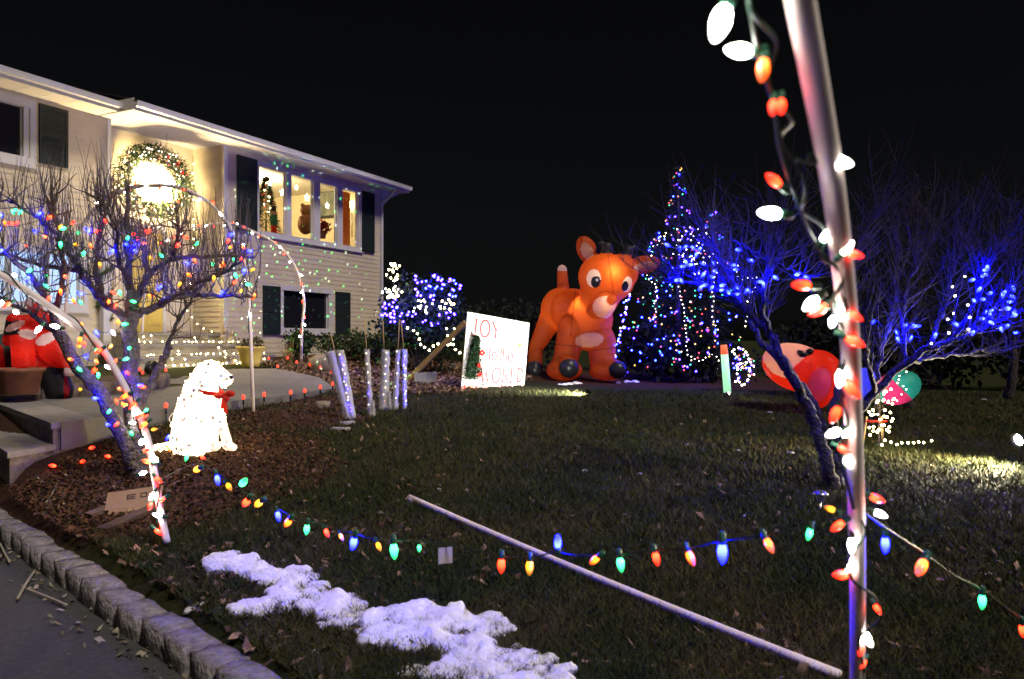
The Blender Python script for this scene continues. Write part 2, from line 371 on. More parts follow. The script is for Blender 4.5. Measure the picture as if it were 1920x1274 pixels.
# ------------------------------------------------------------------ house
HU = Vector((.438,.899,0)).normalized(); HN = Vector((HU.y,-HU.x,0)); HE = Vector((-5.90,15.49,0)); UP = Vector((0,0,1))
def H(s, z, o): return HE + HU*s + HN*o + UP*z
HAX = (HU, HN, UP)
def hbox(mb, s0, s1, z0, z1, o0, o1): return mb.box(H((s0+s1)/2, (z0+z1)/2, (o0+o1)/2), (abs(s1-s0)/2, abs(o1-o0)/2, abs(z1-z0)/2), HAX)
house = thing('house', H(2,.9,-2), 'cream clapboard raised ranch house with dark shutters and lit upper window', 'house')
RW, LW, BW = -.55, -.95, -1.45           # offsets of right wall, left wall, porch back wall
ZT = 5.54
def wall_with_holes(name, s0, s1, z0, z1, off, holes, th=.16):
    mb = MB(); ss = sorted({s0, s1, *[h[0] for h in holes], *[h[1] for h in holes]})
    for a, b_ in zip(ss, ss[1:]):
        hs = sorted([h for h in holes if h[0] <= a+1e-6 and h[1] >= b_-1e-6], key=lambda h: h[2]); z = z0
        for h in hs:
            if h[2] > z: hbox(mb, a, b_, z, h[2], off-th, off)
            z = h[3]
        if z1 > z: hbox(mb, a, b_, z, z1, off-th, off)
    return mb.build(name, M_siding, house, fixn=True)
def clapboards(wall, s0, s1, z0, z1, off, holes, pitch=.112, horiz=None):
    z = z0
    while z < z1-.02:
        zt_ = min(z+pitch, z1); segs = [(s0, s1)]
        for h in holes:
            if z < h[3] and zt_ > h[2]:
                new = []
                for a, b_ in segs:
                    if h[0] > a+.02: new.append((a, min(b_, h[0])))
                    if h[1] < b_-.02: new.append((max(a, h[1]), b_))
                segs = [q for q in new if q[1]-q[0] > .02]
        for a, b_ in segs:
            mb = MB(); P = [H(a,z,off+.002), H(b_,z,off+.002), H(b_,z,off+.013), H(a,z,off+.013), H(a,zt_+.012,off+.002), H(b_,zt_+.012,off+.002), H(b_,zt_+.012,off+.005), H(a,zt_+.012,off+.005)]
            mb.hexa(P); mb.build('clapboard', M_siding, wall, fixn=True)
        z += pitch
big = (1.74, 5.42, 3.84, 5.34); low = (2.50, 4.20, 1.68, 2.62); big_hole = big; 
wr = wall_with_holes('front_wall', .77, 6.39, .8, ZT, RW, [big, low]); clapboards(wr, .86, 6.29, 1.15, ZT, RW, [big, low])
lowL = (-4.75,-2.15,2.05,2.95); winL = (-6.2,-3.12,4.47,5.36)
wl_ = wall_with_holes('front_wall', -7.0, -1.6, .6, ZT, LW, [lowL, winL]); clapboards(wl_, -7.0, -1.66, 1.6, ZT, LW, [lowL, winL])
wb = wall_with_holes('porch_wall', -1.62, .80, .8, ZT+.03, BW, []); clapboards(wb, -1.44, .60, 1.62, ZT+.03, BW, [(-.95,.02,1.6,3.75)])
# return walls of the porch (they face along the facade)
mb = MB(); hbox(mb, .77, .93, .8, ZT, BW, RW-.161); wret = mb.build('return_wall', M_siding, house, fixn=True)
z = 1.6
while z < ZT-.05:
    mb = MB(); mb.hexa([H(.768,z,BW), H(.768,z,RW-.1), H(.754,z,RW-.1), H(.754,z,BW), H(.768,z+.12,BW), H(.768,z+.12,RW-.1), H(.765,z+.12,RW-.1), H(.765,z+.12,BW)])
    mb.build('clapboard', M_siding, wret, fixn=True); z += .112
mb = MB(); hbox(mb, -1.76, -1.6, .8, ZT, BW, LW-.161); mb.build('return_wall', M_siding, house, fixn=True)
mb = MB(); hbox(mb, 6.23, 6.39, .8, ZT-.003, -7.5, RW-.161); mb.build('side_wall', M_siding, house, fixn=True)
mb = MB(); hbox(mb, -7, 6.2, .8, 5.5, -7.6, -7.45); mb.build('rear_wall', M_siding, house, fixn=True)
for s0, s1, o in ((.75,.86,RW), (6.29,6.41,RW), (-1.66,-1.58,LW)):
    mb = MB(); hbox(mb, s0, s1, 1.0, ZT, o, o+.022); mb.build('corner_board', M_trim, house, fixn=True)
# eaves: soffit, fascia, gutter, roof slope
def eave(s0, s1, oin, oout):
    mb = MB(); s = s0
    while s < s1-.01:
        e = min(s+.42, s1); hbox(mb, s, e-.006, ZT, ZT+.02, oin, oout-.02); s = e
    mb.build('soffit', M_soffit, house, fixn=True)
    mb = MB(); hbox(mb, s0, s1, ZT-.01, ZT+.15, oout-.02, oout); mb.build('fascia', M_trim, house, fixn=True)
    prof = [(.0,.02),(.035,.005),(.085,.02),(.095,.07),(.11,.11),(.10,.115),(.08,.07),(.0,.07)]
    mb = MB(); n_ = len(prof); i = 0
    for s in (s0, s1):
        for o_, z_ in prof: mb.v.append(tuple(H(s, ZT+.03+z_, oout+.002+o_)))
    for k in range(n_): mb.f.append((k, (k+1)%n_, n_+(k+1)%n_, n_+k))
    mb.f.append(tuple(range(n_))); mb.f.append(tuple(range(2*n_-1, n_-1, -1)))
    mb.build('gutter', M_trim, house, fixn=True)
eave(-1.84, 6.95, RW-1.0, -.0)
eave(-7.2, -1.845, LW-.1, -.36)
mb = MB(); hbox(mb, -1.842, -1.822, ZT-.012, ZT+.20, LW+.02, .0); mb.build('eave_return', M_soffit, house, fixn=True)
# open tail of the gable overhang at the far corner
mb = MB(); hbox(mb, 6.39, 6.95, ZT+.001, ZT+.024, -7.6, RW-1.0); mb.build('gable_soffit', M_soffit, house, fixn=True)
mb = MB(); hbox(mb, 6.93, 6.95, ZT-.012, ZT+.15, -7.6, -.021); mb.build('fascia', M_trim, house, fixn=True)
mb = MB(); mb.hexa([H(6.42,ZT-.30,-.5),H(6.9,ZT-.03,-.3),H(6.9,ZT-.03,-.62),H(6.42,ZT-.30,-.62),H(6.42,ZT-.005,-.5),H(6.9,ZT-.005,-.3),H(6.9,ZT-.005,-.62),H(6.42,ZT-.005,-.62)]); mb.build('eave_bracket', M_trim, house, fixn=True)
mb = MB()
for sa, sb_, oo, hip in ((-1.84,6.97,.02,4.0), (-7.2,-1.845,-.34,0)):
    mb.hexa([H(sa,ZT+.152,oo),H(sb_,ZT+.152,oo),H(sb_-hip,ZT+1.22,-4.0),H(sa,ZT+1.22,-4.0),H(sa,ZT+.172,oo),H(sb_,ZT+.172,oo),H(sb_-hip,ZT+1.24,-4.0),H(sa,ZT+1.24,-4.0)])
    mb.hexa([H(sa,ZT+1.22,-4.0),H(sb_-hip,ZT+1.22,-4.0),H(sb_,ZT+.152,-8),H(sa,ZT+.152,-8),H(sa,ZT+1.24,-4.0),H(sb_-hip,ZT+1.24,-4.0),H(sb_,ZT+.172,-8),H(sa,ZT+.172,-8)])
mb.poly([H(6.97,ZT+.16,.02),H(6.97,ZT+.16,-8),H(2.97,ZT+1.23,-4.0)], UP*.02)
mb.build('roof', M_roof, house, fixn=True)
# porch ceiling & floor; downspout
mb = MB(); hbox(mb, -1.6, .77, ZT+.03, ZT+.06, BW, RW-.985); mb.build('porch_ceiling', M_soffit, house, fixn=True)
mb = MB(); mb.tube(spline([H(6.33,ZT+.05,-.02), H(6.34,ZT-.12,-.12), H(6.34,ZT-.38,-.46), H(6.34,ZT-.6,-.49), H(6.34,1.25,-.49)], 4), .04, 8); mb.build('downspout', M_trim, house, True)
def shutter(s0, s1, z0, z1, off):
    mb = MB(); hbox(mb, s0, s1, z0, z1, off+.018, off+.034); sh = mb.build('shutter', M_shut, house, fixn=True)
    mb = MB(); 
    for a, b_ in ((s0,s0+.05),(s1-.05,s1)): hbox(mb, a, b_, z0, z1, off+.034, off+.052)
    for a, b_ in ((z0,z0+.07),(z1-.07,z1),((z0+z1)/2-.04,(z0+z1)/2+.04)): hbox(mb, s0+.05, s1-.05, a, b_, off+.034, off+.05)
    mb.build('shutter_frame', M_shut, sh, fixn=True)
    mb = MB(); z = z0+.08
    while z < z1-.09:
        mb.hexa([H(s0+.05,z,off+.034),H(s1-.05,z,off+.034),H(s1-.05,z,off+.046),H(s0+.05,z,off+.046),H(s0+.05,z+.04,off+.034),H(s1-.05,z+.04,off+.034),H(s1-.05,z+.04,off+.036),H(s0+.05,z+.04,off+.036)]); z += .046
    mb.build('louver', M_shut, sh, fixn=True, kind='stuff')
for a in ((1.10,1.68,3.80,5.41),(5.47,6.02,3.78,5.39),(1.87,2.41,1.56,2.66),(4.40,4.97,1.54,2.66)): shutter(*a, RW)
shutter(-2.95,-2.44,4.45,5.46,LW); 
def window(s0, s1, z0, z1, off, panes, pm, trim=.075, label=None):
    mb = MB()
    for a, b_, c, d_ in ((s0-.02,s1+.02,z1-.03,z1+trim),(s0-.02,s1+.02,z0-trim,z0+.03)): hbox(mb, a, b_, c, d_, off+.004, off+.03)
    hbox(mb, s0-trim, s0-.02, z0-trim, z1+trim, off+.004, off+.03); hbox(mb, s1+.02, s1+trim, z0-trim, z1+trim, off+.004, off+.03)
    wn = mb.build('window', M_trim, house, fixn=True)
    mb = MB(); hbox(mb, s0-trim-.02, s1+trim+.02, z0-trim-.03, z0-trim-.002, off+.004, off+.06); mb.build('sill', M_trim, wn, fixn=True)
    e = s0
    for (a, b_) in panes + [(s1, s1)]:
        if a - e > .015:
            mb = MB(); hbox(mb, e, a, z0, z1, off-.10, off+.012); mb.build('mullion', M_trim, wn, fixn=True)
        e = b_
    for a, b_ in panes:
        mb = MB()
        for q in ((a,b_,z1-.03,z1),(a,b_,z0,z0+.04),(a,a+.022,z0+.04,z1-.03),(b_-.022,b_,z0+.04,z1-.03)): hbox(mb, *q, off-.08, off-.04)
        mb.build('sash', M_trim, wn, fixn=True)
        mb = MB(); hbox(mb, a+.015, b_-.015, z0+.02, z1-.02, off-.064, off-.058); mb.build('pane', pm, wn, fixn=True)
    return wn
window(big[0], big[1], big[2], big[3], RW, [(1.78,2.65),(2.81,3.60),(3.83,4.49),(4.70,5.37)], M_glass)
window(low[0], low[1], low[2], low[3], RW, [(2.55,4.15)], M_dglass, .1)
window(winL[0], winL[1], winL[2], winL[3], LW, [(-6.1,-4.75),(-4.6,-3.2)], M_dglass, .12)
M_bluepane = mat('pane_bluelit', (.3,.35,.4), .3, emit=(.42,.66,1.0), es=.9)
window(lowL[0], lowL[1], lowL[2], lowL[3], LW, [(-4.7,-4.1),(-4.05,-3.45),(-3.4,-2.8),(-2.75,-2.2)], M_bluepane, .1)
# front door with surround
mb = MB(); hbox(mb, -.88, -.05, 1.6, 3.62, BW+.004, BW+.045); dr = mb.build('door', mat('door_yellow', (.62,.46,.10), .5), house, fixn=True)
for a, b_ in ((1.75,2.45),(2.55,3.45)):
    for c, d_ in ((-.80,-.52),(-.42,-.13)):
        mb = MB(); hbox(mb, c, d_, a, b_, BW+.045, BW+.055); mb.build('door_panel', dr.data.materials[0], dr, fixn=True)
mb = MB(); mb.ell(H(-.14,2.5,BW+.10), (.035,.035,.035)); mb.build('handle', M_metal, dr, True)
mb = MB()
for q in ((-.95,-.88,1.6,3.7),(-.05,.02,1.6,3.7),(-.95,.02,3.7,3.78)): hbox(mb, *q, BW+.004, BW+.06)
mb.build('door_frame', M_trim, house, fixn=True)
# front steps
M_step = mat('step_stone', (.34,.30,.20), .85, var=.2, bump=.3)
hs = thing('front_steps', H(-.5,.9,.2), 'three wide masonry front steps strung with white lights below the porch', 'steps')
for (z0, z1, o0, o1, s0, s1) in ((.75,1.58,-1.43,-.42,-1.58,.74),(.75,1.36,-.419,.02,-2.05,.95),(.75,1.13,.021,.46,-2.35,1.15)):
    mb = MB(); hbox(mb, s0, s1, z0, z1-.05, o0, o1-.02); mb.build('riser', M_step, hs, fixn=True)
    mb = MB(); hbox(mb, s0-.0, s1+.02, z1-.048, z1, o0, o1+.02); mb.build('tread', M_conc, hs, fixn=True)
# room behind the big window
M_room = mat('room_wall', (.72,.60,.38), .9); M_ceil = mat('room_ceiling', (.8,.74,.62), .9)
mb = MB(); hbox(mb, .95, 6.22, 2.8, 2.85, -4.6, RW-.17); rf = mb.build('room_floor', M_wood, house, fixn=True)
mb = MB(); hbox(mb, .95, 6.22, 5.60, 5.64, -4.6, RW-.17); mb.build('room_ceiling', M_ceil, house, fixn=True)
mb = MB(); hbox(mb, .95, 6.22, 2.85, 5.60, -4.65, -4.55); mb.build('room_wall', M_room, house, fixn=True)
mb = MB(); hbox(mb, .93, .99, 2.85, 5.60, -4.55, RW-.18); hbox(mb, 6.17, 6.225, 2.85, 5.6, -4.55, RW-.18); mb.build('room_wall', M_room, house, fixn=True)
def lamp_point(name, p, e, col=(1,.78,.5), r=.05, parent=None):
    l = bpy.data.lights.new(name, 'POINT'); l.energy = e; l.color = col; l.shadow_soft_size = r
    o = bpy.data.objects.new(name, l); link(o); o.location = p
    if parent is not None: o.parent = parent; o.location = Vector(p)-ROOT[parent.name]
    return o

# ------------------------------------------------------------------ bulbs and strings of lights
def bulb_mesh(name, L, r, m, n=8):
    prof = [(.0005,-L),(r*.35,-L*.94),(r*.72,-L*.78),(r*.97,-L*.52),(r,-L*.33),(r*.82,-L*.12),(r*.55,0)]
    mb = MB(); mb.lathe(prof[::-1], n); me = mb.mesh(name, smooth=True)
    b_ = bmesh.new(); b_.from_mesh(me); bmesh.ops.recalc_face_normals(b_, faces=b_.faces); b_.to_mesh(me); b_.free()
    me.materials.append(m); return me
C9 = {k: bulb_mesh('bulb', .055, .0135, BM[k]) for k in BM}
def ico(name, r, m, sub=1):
    b_ = bmesh.new(); bmesh.ops.create_icosphere(b_, subdivisions=sub, radius=r)
    for f_ in b_.faces: f_.smooth = True
    me = bpy.data.meshes.new(name); b_.to_mesh(me); b_.free(); me.materials.append(m); return me
MINI = {k: ico('bulb', .024, MM[k]) for k in MM}
SMALL = {k: ico('bulb', .011, MM[k]) for k in MM}
mb = MB(); mb.lathe([(.006,.034),(.010,.03),(.0115,.004),(.0085,-.002)], 8); SOCK = mb.mesh('socket', smooth=True); SOCK.materials.append(M_sock)
def string(name, label, cat, wire, bulbs, wr=.0035, kind='C9', group=None, wm=None, sock=False, sc=1.0, fit=False):
    "bulbs: list of (position, colour, direction)"
    root = thing(name, bulbs[0][0], label, cat, group)
    if wire:
        for grp in ([[wv] for wv in wire] if len(wire) < 7 else [wire]):
            mb = MB()
            for wv in grp: mb.tube(wv, wr, 4, cap=False)
            mb.build('wire', wm or M_wire, root, True, kind='stuff' if len(grp) > 1 else None)
    lib = {'C9': C9, 'MINI': MINI, 'SMALL': SMALL}[kind]
    for p, c, d in bulbs:
        q = None
        if d is not None: q = Vector((0,0,-1)).rotation_difference(Vector(d).normalized())
        L9 = Vector(d).length if d is not None else 0
        o = inst('bulb', lib[c], root, p, q, (min(1.25, max(.5, L9/.055)) if fit else sc*rnd(.93,1.07)))
        if sock:
            s_ = bpy.data.objects.new('socket', SOCK); link(s_); s_.parent = o; s_.location = (0,0,0)
    return root
def jit(p, s): return Vector(p) + rvec(rnd(0, s))
def chain(pts):
    "order points along a nearest-neighbour path"
    P = list(pts); out = [P.pop(0)]
    while P:
        k = min(range(len(P)), key=lambda i: (P[i]-out[-1]).length); out.append(P.pop(k))
    return out
def sag(a, b, n=4, s=.06):
    return [lerp(a, b, t/n) - UP*(s*4*(t/n)*(1-t/n)) for t in range(n+1)]
def path_pts(path, step):
    L = 0; out = [path[0]]
    for a, b_ in zip(path, path[1:]):
        L += (b_-a).length
        if L >= step: out.append(b_); L = 0
    return out
# ------------------------------------------------------------------ arches of white pipe with red and white bulbs
def arch(name, label, pts, r=.02, slabel=None, bl=None, wire_from=None):
    root = thing(name, pts[0], label, 'light arch'); mb = MB(); mb.tube(pts, r, 10); mb.build('pipe', M_pvc, root, True); return root
def helix(path, rr, turns_per_m, step=.03):
    out = []; s = 0
    for a, b_ in zip(path, path[1:]):
        L = (b_-a).length; n = max(1, int(L/step)); t = (b_-a).normalized()
        x = t.cross(Vector((.3,1,.2))).normalized(); y = t.cross(x)
        for i in range(n):
            an = 2*math.pi*turns_per_m*(s + L*i/n); out.append(lerp(a, b_, i/n) + (x*math.cos(an)+y*math.sin(an))*rr)
        s += L
    return out
def rw_string(label, path, step=.16, kind='C9', sc=1.0, start=0.0, rr=.026, tpm=1.6, sock=False, wr=.004):
    h = helix(path, rr, tpm); B_ = []; L = -start; k = 0
    for i in range(1, len(h)):
        L += (h[i]-h[i-1]).length
        if L > step:
            L = 0; k += 1; base = min(path, key=lambda q: (q-h[i]).length_squared)
            dr_ = (h[i]-base); dr_ = (dr_.normalized() if dr_.length > 1e-4 else rvec()) + rvec(.5)
            B_.append((h[i], 'W' if k % 2 else 'R', dr_))
    return string('light_string', label, 'string lights', [h], B_, wr, kind, None, sock=sock, sc=sc)
def ell_arch(pr, pl, h, n=28):
    pr = Vector(pr); pl = Vector(pl); c = (pr+pl)/2; ax = (pr-pl)/2; out = []
    for i in range(n+1):
        a = math.pi*i/n; q = c + ax*math.cos(a)
        zb = lerp(pr.z, pl.z, (1-math.cos(a))/2); out.append(Vector((q.x, q.y, zb + h*math.sin(a)**.8)))
    return out
# second arch A, third arch B
baseA = G(475,775)
ptsA = spline([baseA, W(472,690,9.0), W(467,560,9.0), W(455,480,9.05), W(420,410,9.1), W(380,372,9.2), W(325,350,9.3), W(250,352,9.5), W(190,380,9.7), W(145,440,9.8), W(128,520,9.9), W(122,640,9.95), W(120,715,10.0)], 4)
arch('light_arch', 'pale pipe arch over the walk, its leg beside the lit dog', ptsA, .021)
rw_string('red and white bulbs wound round the arch beside the lit dog', ptsA[6:34], .19, sc=.85)
baseB = G(565,692)
ptsB = spline([baseB, W(566,620,14.2), W(570,560,14.2), W(553,500,14.2), W(520,460,14.25), W(470,432,14.3), W(430,420,14.4), W(380,424,14.5), W(330,440,14.6), W(290,480,14.7), W(270,560,14.8), W(266,680,14.9)], 4)
arch('light_arch', 'thin pipe arch over the walk in front of the lower window', ptsB, .023)
rw_string('red and white bulbs along the arch in front of the lower window', ptsB[3:36], .14, sc=1.0, tpm=1.2)
ptsC = spline([W(313,1018,4.6), W(300,955,4.6), W(285,862,4.6), W(265,790,4.62), W(215,692,4.65), W(176,637,4.68), W(100,580,4.72), W(0,515,4.8), W(-150,445,4.95), W(-330,420,5.1), W(-480,470,5.3), W(-560,640,5.5), W(-590,900,5.5)], 5)
arch('light_arch', 'bent grey pipe arch in front of the left tree, its foot by the cardboard', ptsC, .021)
bc = [(6,565,'W'),(20,568,'R'),(27,584,'W'),(77,612,'W'),(111,614,'W'),(267,825,'W'),(270,846,'R'),(295,866,'W'),(283,867,'O'),(263,889,'W'),(292,895,'R'),(289,924,'W'),(309,933,'R'),(303,968,'W'),(291,993,'R'),(270,777,'R'),(276,792,'O'),(248,773,'W'),(181,690,'R'),(190,655,'R'),(151,632,'O'),(284,943,'R'),(255,755,'R'),(240,740,'O')]
def near_on(path, px, py):
    return min(path, key=lambda q: ((960+q.x/q.y*F)-px)**2 + ((637-(q.z-EZ)/q.y*F)-py)**2)
Bl = [(W(x, y, near_on(ptsC, x, y).y-.03), c, Vector((rnd(-1,1), rnd(-.6,.2), rnd(-1,.6)))) for x, y, c in bc]
string('light_string', 'red and white bulbs on the bent arch in front of the left tree', 'string lights', [helix(ptsC[2:40], .027, 1.8)], Bl, .004, 'C9', sock=True, sc=.95)
# nearest arch D on the right
ptsD = spline([Vector((1.005,2.3,.06)), W(1606,1400,2.22), W(1607,1274,2.13), W(1608,1120,2.02), W(1606,965,1.9), W(1600,800,1.76), W(1594,650,1.62), W(1583,530,1.51), W(1562,350,1.34), W(1528,150,1.16), W(1500,0,1.03),
               Vector((.30,.88,1.99)), Vector((.12,.62,2.10)), Vector((-.25,.25,2.2)), Vector((-.8,-.25,2.2)), Vector((-1.35,-.8,1.9)), Vector((-1.65,-1.15,1.2)), Vector((-1.7,-1.2,.02))], 5)
arch('light_arch', 'tall pale pipe arch nearest the viewer, leaning left at its top', ptsD, .0195)
bd = [(1360,14,1338,80,'W'),(1408,98,1358,92,'W'),(1432,112,1428,155,'O'),(1450,190,1449,216,'R'),(1465,188,1465,214,'R'),(1546,300,1600,309,'W'),(1462,348,1436,326,'R'),(1462,402,1420,398,'W'),(1541,452,1556,432,'W'),(1578,476,1600,452,'W'),(1588,474,1620,482,'R'),
      (1518,536,1484,534,'R'),(1532,560,1506,582,'W'),(1548,574,1516,592,'R'),(1577,575,1574,602,'W'),(1562,596,1560,608,'W'),(1588,584,1618,602,'R'),(1586,632,1622,650,'R'),(1577,695,1573,728,'W'),(1584,716,1612,748,'R'),(1572,764,1558,794,'R'),(1574,808,1548,818,'W'),(1596,806,1580,820,'W'),
      (1572,838,1596,850,'R'),(1582,860,1596,876,'W'),(1632,930,1660,942,'R'),(1640,960,1664,970,'W'),(1580,980,1558,996,'R'),(1597,1010,1597,1040,'W'),(1597,1060,1586,1074,'W'),(1590,1078,1560,1078,'R'),(1640,1134,1650,1150,'R'),(1616,1184,1636,1214,'W'),(1616,1205,1612,1232,'R'),(1622,1238,1614,1254,'R')]
Bl = []
for x0, y0, x1, y1, c in bd:
    d_ = near_on(ptsD, 1600, y0).y - .012; a = W(x0, y0, d_); b_ = W(x1, y1, d_ - .01); Bl.append((a, c, b_-a))
wu = spline([W(1385,-160,.98), W(1400,-20,1.03), W(1425,110,1.13), W(1450,195,1.2), W(1463,280,1.27), W(1490,365,1.34), W(1520,440,1.42), W(1545,480,1.45), W(1580,520,1.48), W(1560,575,1.53), W(1590,640,1.6), W(1575,720,1.67), W(1590,800,1.74), W(1580,860,1.8), W(1600,955,1.87)], 8)
wu2 = [p + Vector((.012*math.sin(i*.55), .01, .012*math.cos(i*.4))) + Vector((.018,0,0)) for i, p in enumerate(wu)]
wd1 = spline([W(1603,958,1.88), W(1622,1000,1.9), W(1588,1050,1.94), W(1600,1090,1.97), W(1640,1120,1.99), W(1652,1160,2.02), W(1610,1200,2.05), W(1620,1260,2.1), W(1605,1330,2.15)], 6)
string('light_string', 'red and white bulbs on sagging green wire along the nearest pole', 'string lights', [wu, wu2, wd1, spline([W(1490,300,1.29), W(1520,306,1.29), W(1546,300,1.29)], 4)], Bl, .0036, 'C9', sock=True, fit=True)
# beads of wire twists near the top of the string
# multicolour string from the near pole across the lawn to the bent arch
P1 = Vector((.852,1.93,0)); P2 = Vector((-2.1,4.58,0))
def on_plane(px, py, A_, B_):
    sl = (px-960)/F; t_ = (A_.x - sl*A_.y)/(sl*(B_.y-A_.y) - (B_.x-A_.x)); return W(px, py, A_.y + t_*(B_.y-A_.y))
cs = [(1566,958,1545,950,'Y'),(1520,992,1514,1014,'G'),(1436,1010,1450,1038,'O'),(1354,1020,1355,1058,'B'),(1290,1034,1302,1062,'O'),(1228,1036,1234,1062,'R'),(1162,1046,1166,1074,'G'),(1122,1044,1106,1058,'O'),(1046,1028,1046,1002,'B'),(993,1052,993,1080,'Y'),(940,1048,940,1076,'R'),
      (786,1022,786,1036,'G'),(738,1020,740,1050,'G'),(707,1018,714,1034,'Y'),(665,1008,660,1032,'B'),(637,1002,644,1014,'Y'),(610,993,616,1008,'R'),(576,984,574,1004,'G'),(544,974,534,988,'O'),(520,960,524,978,'B'),(490,940,478,950,'Y'),(466,936,456,950,'R'),(426,908,434,920,'Y'),(452,910,464,896,'G'),(406,892,410,910,'B'),(374,878,359,886,'Y')]
Bl = []
for x0, y0, x1, y1, c in cs:
    a = on_plane(x0, y0, P1, P2); b_ = on_plane(x1, y1, P1, P2); Bl.append((a, c, b_-a))
wp = spline([on_plane(x, y, P1, P2) for x, y in ((1603,958),(1525,984),(1436,1003),(1354,1014),(1290,1028),(1228,1031),(1162,1040),(1080,1042),(1040,1036),(993,1046),(940,1042),(860,1024),(786,1016),(738,1013),(700,1010),(665,1000),(637,994),(610,985),(576,976),(540,964),(518,950),(486,936),(450,920),(426,902),(406,886),(374,872),(340,880),(300,900))], 5)
cross = string('light_string', 'sagging multicoloured bulb string from the near pole across the lawn', 'string lights', [wp], Bl, .0026, 'C9', sock=True, fit=True)
a = on_plane(835,1042,P1,P2); mb = MB(); mb.box(a, (.026,.001,.03), (Vector((1,.2,.05)).normalized(), Vector((-.2,1,0)).normalized(), UP)); mb.build('paper_tag', mat('paper', (.5,.48,.46), .8), cross, fixn=True)
Q1 = Vector((.862,1.92,0)); Q2 = Vector((2.6,3.6,0))
cr = [(1660,1008,1660,1038,'B'),(1733,1052,1720,1080,'O'),(1842,1116,1841,1144,'G'),(1917,1172,1919,1196,'R')]
Bl = []
for x0, y0, x1, y1, c in cr:
    a = on_plane(x0, y0, Q1, Q2); b_ = on_plane(x1, y1, Q1, Q2); Bl.append((a, c, b_-a))
wp = spline([on_plane(x, y, Q1, Q2) for x, y in ((1612,956),(1660,990),(1733,1038),(1790,1080),(1842,1106),(1917,1160),(1990,1190),(2080,1180))], 6)
string('light_string', 'multicoloured bulb string running from the near pole to the right edge', 'string lights', [wp], Bl, .0028, 'C9', sock=True, fit=True)
# fallen pipe
fa = G(768,941)+UP*.02; fb = G(1545,1276)+UP*.02; fb2 = fa + (fb-fa)*1.02
fp = thing('plastic_pipe', fa, 'loose pale plastic pipe lying across the grass', 'pipe'); mb = MB(); 
pp = [lerp(fa, fb2, t/12) for t in range(13)]; pp = [Vector((q.x, q.y, max(q.z, GZ(q.x,q.y)+.03))) for q in pp]
mb.tube(pp, .0195, 12); mb.build('pipe', M_pvc, fp, True); mb = MB(); d_ = (fb2-fa).normalized(); mb.tube([fa-d_*.01, fa+d_*.07], .0245, 12); mb.build('coupling', M_pvc, fp, True)

# ------------------------------------------------------------------ ornamental trees
def limb(mb, pts, r0, r1, n=7, sub=6, wob=.015):
    P = spline(pts, sub); P = [p + rvec(wob) if 0 < i < len(P)-1 else p for i, p in enumerate(P)]
    k = len(P)-1; mb.tube(P, [r0 + (r1-r0)*(i/k)**.8 for i in range(k+1)], n); return P
def shoot(mb, p, d, L, r, n=3, bend=.15, segs=4, grav=0.0):
    P = [Vector(p)]; d = Vector(d).normalized()
    for i in range(segs):
        d = (d + rvec(bend) + UP*grav).normalized(); P.append(P[-1] + d*(L/segs))
    mb.tube(P, [r*(1-.75*i/segs) for i in range(segs+1)], n, cap=False); return P
D0 = 6.38
def L_(px, py, dd=0): return W(px, py, D0+dd)
tl = thing('ornamental_tree', L_(262,888), 'bare pruned tree in the mulch hung with multicoloured bulbs, left of the lit dog', 'tree')
mb = MB()
limb(mb, [L_(262,893), L_(258,840), L_(252,760,.05), L_(246,690,.05), L_(243,590,.05)], .085, .062, 9)
limb(mb, [L_(250,880,-.05), L_(228,820,-.1), L_(190,745,-.15), L_(150,690,-.2), L_(112,628,-.2)], .062, .046, 9)
limb(mb, [L_(272,890,.05), L_(270,830,.08), L_(262,760,.12), L_(300,690,.18), L_(320,650,.2)], .05, .03, 8)
tl_trunk = mb.build('trunk', M_bark, tl, True)
mb = MB(); limbs = []
for pts, r0, r1 in (
  ([L_(243,595,.05), L_(290,575,.1), L_(340,557,.15), L_(400,556,.2), L_(482,556,.3)], .040, .012),
  ([L_(300,568,.1), L_(345,545,.0), L_(400,520,-.1), L_(455,490,-.2)], .028, .010),
  ([L_(245,600,.05), L_(270,530,.15), L_(320,490,.2), L_(400,481,.25), L_(478,482,.3)], .034, .010),
  ([L_(300,690,.18), L_(330,610,.25), L_(375,540,.3), L_(420,500,.3)], .022, .008),
  ([L_(245,600,.05), L_(243,520,.1), L_(240,440,.1), L_(238,345,.1)], .042, .014),
  ([L_(240,480,.1), L_(265,440,.3), L_(300,420,.5)], .02, .008),
  ([L_(240,600,.05), L_(190,560,.0), L_(150,510,-.1), L_(115,450,-.15), L_(60,400,-.2)], .04, .012),
  ([L_(195,565,0), L_(180,500,.15), L_(190,430,.2), L_(205,370,.2)], .028, .010),
  ([L_(112,630,-.2), L_(90,570,-.3), L_(40,500,-.4), L_(-30,450,-.5)], .038, .014),
  ([L_(100,590,-.25), L_(120,520,-.4), L_(110,440,-.5), L_(95,370,-.5)], .028, .010),
  ([L_(150,510,-.1), L_(90,500,.1), L_(20,480,.3), L_(-60,470,.4)], .024, .010),
  ([L_(120,640,-.2), L_(60,590,.0), L_(0,560,.1), L_(-60,520,.1)], .026, .010),
  ([L_(243,540,.1), L_(220,480,-.2), L_(215,420,-.35), L_(180,370,-.4)], .024, .009),
  ([L_(320,490,.2), L_(335,440,.1), L_(330,390,.0)], .016, .006),
  ([L_(60,400,-.2), L_(20,380,-.1), L_(-40,370,0)], .014, .007)):
    limbs.append(limb(mb, pts, r0, r1, 7, 7, .012))
mb.build('branches', M_bark, tl, True)
mb = MB(); tips = []
